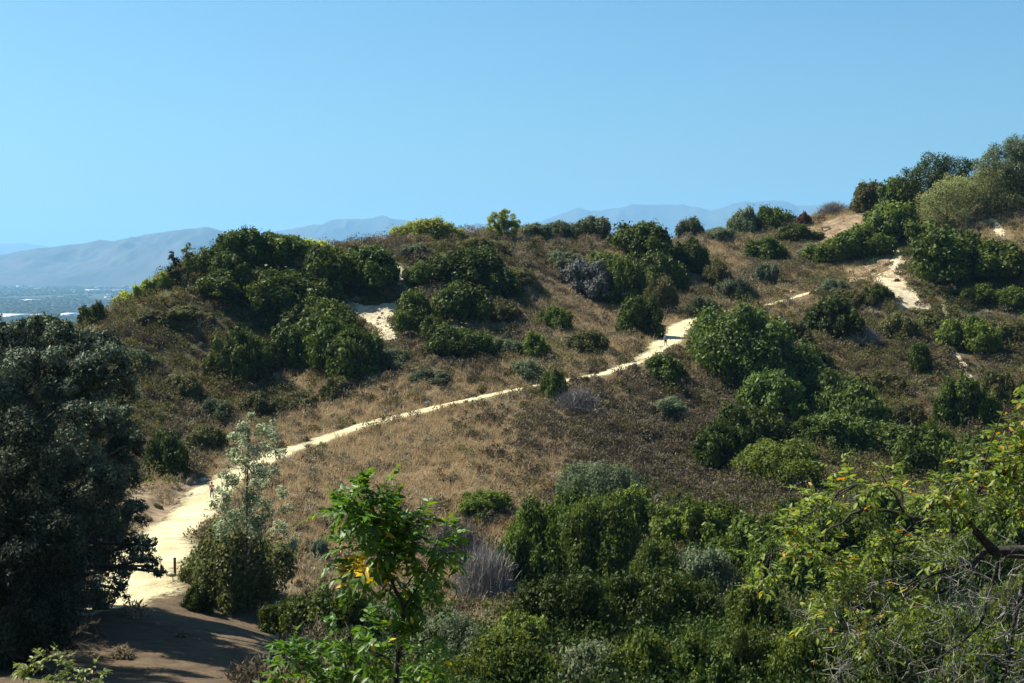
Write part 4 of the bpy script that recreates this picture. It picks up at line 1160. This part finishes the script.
person((g[0], g[1], g[2] + .04), 3.3, 'walker in a blue top and dark shorts on the upper trail', flat('blue_top', (.16, .20, .45)), flat('dark_shorts', (.015, .016, .022)), flat('pale_hair', (.10, .07, .05)), False, True, cap=flat('white_hat', (.75, .75, .75)))

# ------------------------------------------------------------------ far mountains
M['mount'] = plainmat('mountain_scrub', (.012, .016, .012), (.055, .048, .034), .0012, bump=.0, detail=8)
def mountain(name, sil, d, depth, label, seed, amp=.42):
    sil = sorted(sil); xs = np.array([s_[0] for s_ in sil], float); ys = np.array([s_[1] for s_ in sil], float)
    nxp = 420; nd_ = 70
    U = np.linspace(xs[0], xs[-1], nxp); yy = np.interp(U, xs, ys)
    kk = np.ones(5) / 5; yy = np.convolve(np.pad(yy, 2, mode='edge'), kk, 'valid')
    T = np.linspace(-1, .6, nd_)
    UU, TT = np.meshgrid(U, T)
    D_ = d + TT * depth
    X = (UU - 512) / F * d * (1 + 0 * TT)
    ridge_z = np.array([P(u_, y_, d)[2] for u_, y_ in zip(U, yy)]) - VALLEY
    prof = np.clip(1 - np.abs(TT), 0, 1) ** 1.15
    rid = 1 - np.abs(fbm(X / (depth * .25), D_ / (depth * .5), seed, 5)) * 2
    nz = amp * 1.1 * (rid - .5) * (1 - np.clip(prof, 0, 1) ** 6) + .13 * fbm(X / (depth * .06), D_ / (depth * .14), seed + 9, 4) * (1 - prof ** 8)
    crest = 1 + .02 * fbm(X / (depth * .04), TT * 0, seed + 3, 4)
    Z = VALLEY + ridge_z[None] * np.clip(prof * (1 + nz) * crest, 0, 1.3) - 12 * (TT <= -.999)
    edge = sstep(0, .06, (UU - xs[0]) / (xs[-1] - xs[0])) * sstep(0, .06, (xs[-1] - UU) / (xs[-1] - xs[0]))
    Z = VALLEY - 6 + (Z - VALLEY + 6) * edge
    id_ = np.arange(X.size).reshape(X.shape)
    f = np.stack([id_[:-1, :-1], id_[:-1, 1:], id_[1:, 1:], id_[1:, :-1]], -1).reshape(-1, 4)
    tag(link(name, mesh_np(name, np.stack([X, D_, Z], -1).reshape(-1, 3), f, smooth=True), M['mount']), label, 'mountain', kind='structure')
mountain('mountain_ridge', [(-160,285),(-60,270),(0,257),(30,251),(60,246),(85,243),(100,240),(115,241),(150,234),(175,230),(197,228),(207,226),(218,230),(240,233),(270,244),(300,255),(340,268),(400,285)], 18000, 3500, 'nearest hazy blue mountain beyond the city', 2)
mountain('mountain_ridge', [(180,262),(240,243),(276,231),(300,228),(325,225),(336,220),(360,219),(381,217),(411,220),(440,226),(456,227),(486,224),(520,232),(580,250),(640,268)], 25000, 4800, 'hazy blue mountain behind the middle ridge', 5)
mountain('mountain_ridge', [(440,262),(500,238),(544,221),(560,214),(574,210),(590,211),(612,209),(632,204),(660,204),(682,204),(695,207),(707,212),(718,209),(727,206),(762,201),(778,202),(793,206),(818,205),(850,214),(900,226),(1000,248),(1080,262)], 28000, 5400, 'highest hazy mountain range at the skyline', 8)
mountain('mountain_ridge', [(-260,250),(-120,245),(-20,244),(20,243),(50,246),(90,249),(150,256),(240,268)], 38000, 5000, 'faintest most distant mountains at the left', 11)

# ------------------------------------------------------------------ city in the valley
Lw = flat('white_wall', (.8, .8, .78)); Lt = flat('tan_wall', (.55, .45, .36)); Lg = flat('grey_roof', (.38, .38, .38)); Lr = flat('clay_roof', (.35, .20, .14))
def gable(w, dp, h, rh):
    V = np.array([(-w, -dp, h), (w, -dp, h), (w, dp, h), (-w, dp, h), (-w, 0, h + rh), (w, 0, h + rh)], float)
    return V, np.array([(0, 1, 5, 4), (2, 3, 4, 5), (0, 4, 3, 3), (1, 2, 5, 5)])
def building(px, py, wpx, hpx, dep, wall, label, group, rz=0.0, parts=True):
    dist = VALLEY / ((HZ - py) / F)
    p = P(px, py, dist); s = dist / F
    w = wpx * s / 2; h = hpx * s
    o = empty('city_building', (p[0], p[1], VALLEY - 2), rz); tag(o, label, 'building', group)
    link('walls', mesh_np('walls', *box(-w, -dep, -2, w, dep, h)), wall, o)
    link('roof', mesh_np('roof', *box(-w * 1.01, -dep * 1.01, h + .02, w * 1.01, dep * 1.01, h + 1.2)), Lg if parts != 'w' else Lw, o)
big = [(2,317,14,3.4,'white warehouse at the far left edge behind the big tree'),(17,318,22,4.0,'longest white warehouse in the valley at the left'),(36,317,10,3,'short white warehouse right of the longest one'),
       (70,317,13,4,'white block alone nearest the ridge end bush'),(85,316,8,3,'small white block touching the ridge end bush'),(31,301,16,1.8,'pale low hall behind the white warehouses'),(92,291,14,1.6,'pale low hall far out on the plain')]
for (px_, py_, w_, h_, lab) in big: building(px_, py_, w_, h_, 40, Lw, lab, None, 0.0, 'w')
rg = np.random.default_rng(77)
for i in range(120):
    c = [(20, 284, 16, 3.0), (105, 284, 14, 2.2), (85, 274, 25, 1.2), (125, 289, 12, 1.5), (40, 290, 20, 3), (60, 305, 40, 7), (20, 275, 25, 1)][i % 7]
    px_ = c[0] + rg.normal() * c[2]; py_ = np.clip(c[1] + rg.normal() * c[3], 271.5, 322)
    wl = [Lw, Lt, Lw, Lg][int(rg.integers(4))]
    building(px_, py_, rg.uniform(1.5, 5.5), rg.uniform(.7, 1.5), rg.uniform(15, 60), wl, 'small pale building in the hazy city on the plain', 'far city buildings', rg.uniform(-.4, .4))
# woods of the valley
n = 13000
dist = 5000 * (17500 / 5000) ** RNG.uniform(0, 1, n); u = RNG.uniform(-60, 300, n)
cx = (u - 512) / F * dist; cy = dist
keep = fbm(cx / 400, cy / 900, 12, 3) > -.25; cx, cy = cx[keep], cy[keep]; n = len(cx)
ico = np.array([(0, 0, 1), (.9, 0, .45), (.28, .85, .45), (-.73, .53, .45), (-.73, -.53, .45), (.28, -.85, .45), (1, .3, -.1), (0, 1.05, -.1), (-1, .3, -.1), (-.6, -.9, -.1), (.6, -.9, -.1)], float)
fi = np.array([(0, 1, 2), (0, 2, 3), (0, 3, 4), (0, 4, 5), (0, 5, 1), (1, 6, 2), (2, 6, 7), (2, 7, 3), (3, 7, 8), (3, 8, 4), (4, 8, 9), (4, 9, 5), (5, 9, 10), (5, 10, 1), (1, 10, 6)])
sc = RNG.uniform(9, 26, n)
V = (ico[None] * sc[:, None, None] * np.array([1, 1, .55]) * RNG.uniform(.8, 1.2, (n, 11, 1)) + np.stack([cx, cy, np.full(n, VALLEY + 1)], 1)[:, None]).reshape(-1, 3)
f = (fi[None] + (np.arange(n) * 11)[:, None, None]).reshape(-1, 3)
M['far'] = leafmat('valley_trees', (.01, .02, .01), (.03, .05, .02), transl=0, gloss=.05)
tag(link('valley_woods', mesh_np('valley_woods', V, f, {'tint': np.repeat(RNG.uniform(0, 1, n), 11)}), M['far']), 'dark tree cover between the buildings of the valley', 'woods', kind='stuff')

# ------------------------------------------------------------------ haze
hx0, hx1, hy0, hy1, hz0, hz1 = -34000, 34000, -7000, 54000, VALLEY - 40, 1400
hv, hf = box(hx0, hy0, hz0, hx1, hy1, hz1)
m, nt, out = newmat('haze_air')
pv = nd(nt, 'VolumePrincipled'); pv.inputs['Color'].default_value = (.28, .56, .86, 1); pv.inputs['Density'].default_value = 4.6e-5; pv.inputs['Anisotropy'].default_value = .2
nt.links.new(pv.outputs[0], out.inputs['Volume'])
tag(link('haze', mesh_np('haze', hv, hf), m), 'pale blue haze over the valley', 'haze', kind='stuff')

# ------------------------------------------------------------------ light
EL, AZ = 48.0, 66.0     # sun to the left of the view, beyond
sd = Vector((-math.sin(R(AZ)) * math.cos(R(EL)), math.cos(R(AZ)) * math.cos(R(EL)), math.sin(R(EL))))
ld = bpy.data.lights.new('sun', 'SUN'); ld.energy = 5.0; ld.angle = R(.5); ld.color = (1, .95, .83)
lo = bpy.data.objects.new('sun', ld); COL.objects.link(lo); lo.location = (0, 0, 100)
lo.rotation_euler = (-sd).to_track_quat('-Z', 'Y').to_euler()
wd = bpy.data.worlds.new('World'); scene.world = wd; wd.use_nodes = True
nt = wd.node_tree; nt.nodes.clear()
sky = nt.nodes.new('ShaderNodeTexSky'); sky.sky_type = 'NISHITA'; sky.sun_disc = False
sky.sun_elevation = R(EL); sky.sun_rotation = R(-AZ); sky.altitude = 0; sky.air_density = 1.0; sky.dust_density = 1.3; sky.ozone_density = 2.0
bg = nt.nodes.new('ShaderNodeBackground'); bg.inputs[1].default_value = .053
wo = nt.nodes.new('ShaderNodeOutputWorld')
tn = nt.nodes.new('ShaderNodeMixRGB'); tn.blend_type = 'MULTIPLY'; tn.inputs[0].default_value = 1; tn.inputs[2].default_value = (.505, .84, 1.01, 1)
nt.links.new(sky.outputs[0], tn.inputs[1]); nt.links.new(tn.outputs[0], bg.inputs[0]); nt.links.new(bg.outputs[0], wo.inputs[0])

# ------------------------------------------------------------------ camera
cd = bpy.data.cameras.new('camera'); cd.sensor_width = 36; cd.lens = 36 * F / 1024; cd.clip_start = .1; cd.clip_end = 120000
co = bpy.data.objects.new('camera', cd); COL.objects.link(co)
co.location = (0, 0, 0); co.rotation_euler = (R(90) - TH, 0, 0)
scene.camera = co
scene.view_settings.view_transform = 'Standard'; scene.view_settings.look = 'None'; scene.view_settings.exposure = 1.3; scene.view_settings.gamma = 1
scene.view_settings.use_curve_mapping = False
cy_ = scene.cycles
cy_.use_denoising = True
try: cy_.denoising_prefilter = 'ACCURATE'; cy_.denoising_input_passes = 'RGB_ALBEDO_NORMAL'
except Exception: pass
try: cy_.denoiser = 'OPENIMAGEDENOISE'
except Exception: pass
cy_.max_bounces = 6; cy_.diffuse_bounces = 1; cy_.glossy_bounces = 1; cy_.transmission_bounces = 3; cy_.volume_bounces = 1; cy_.transparent_max_bounces = 6
cy_.volume_step_rate = 20; cy_.volume_max_steps = 64
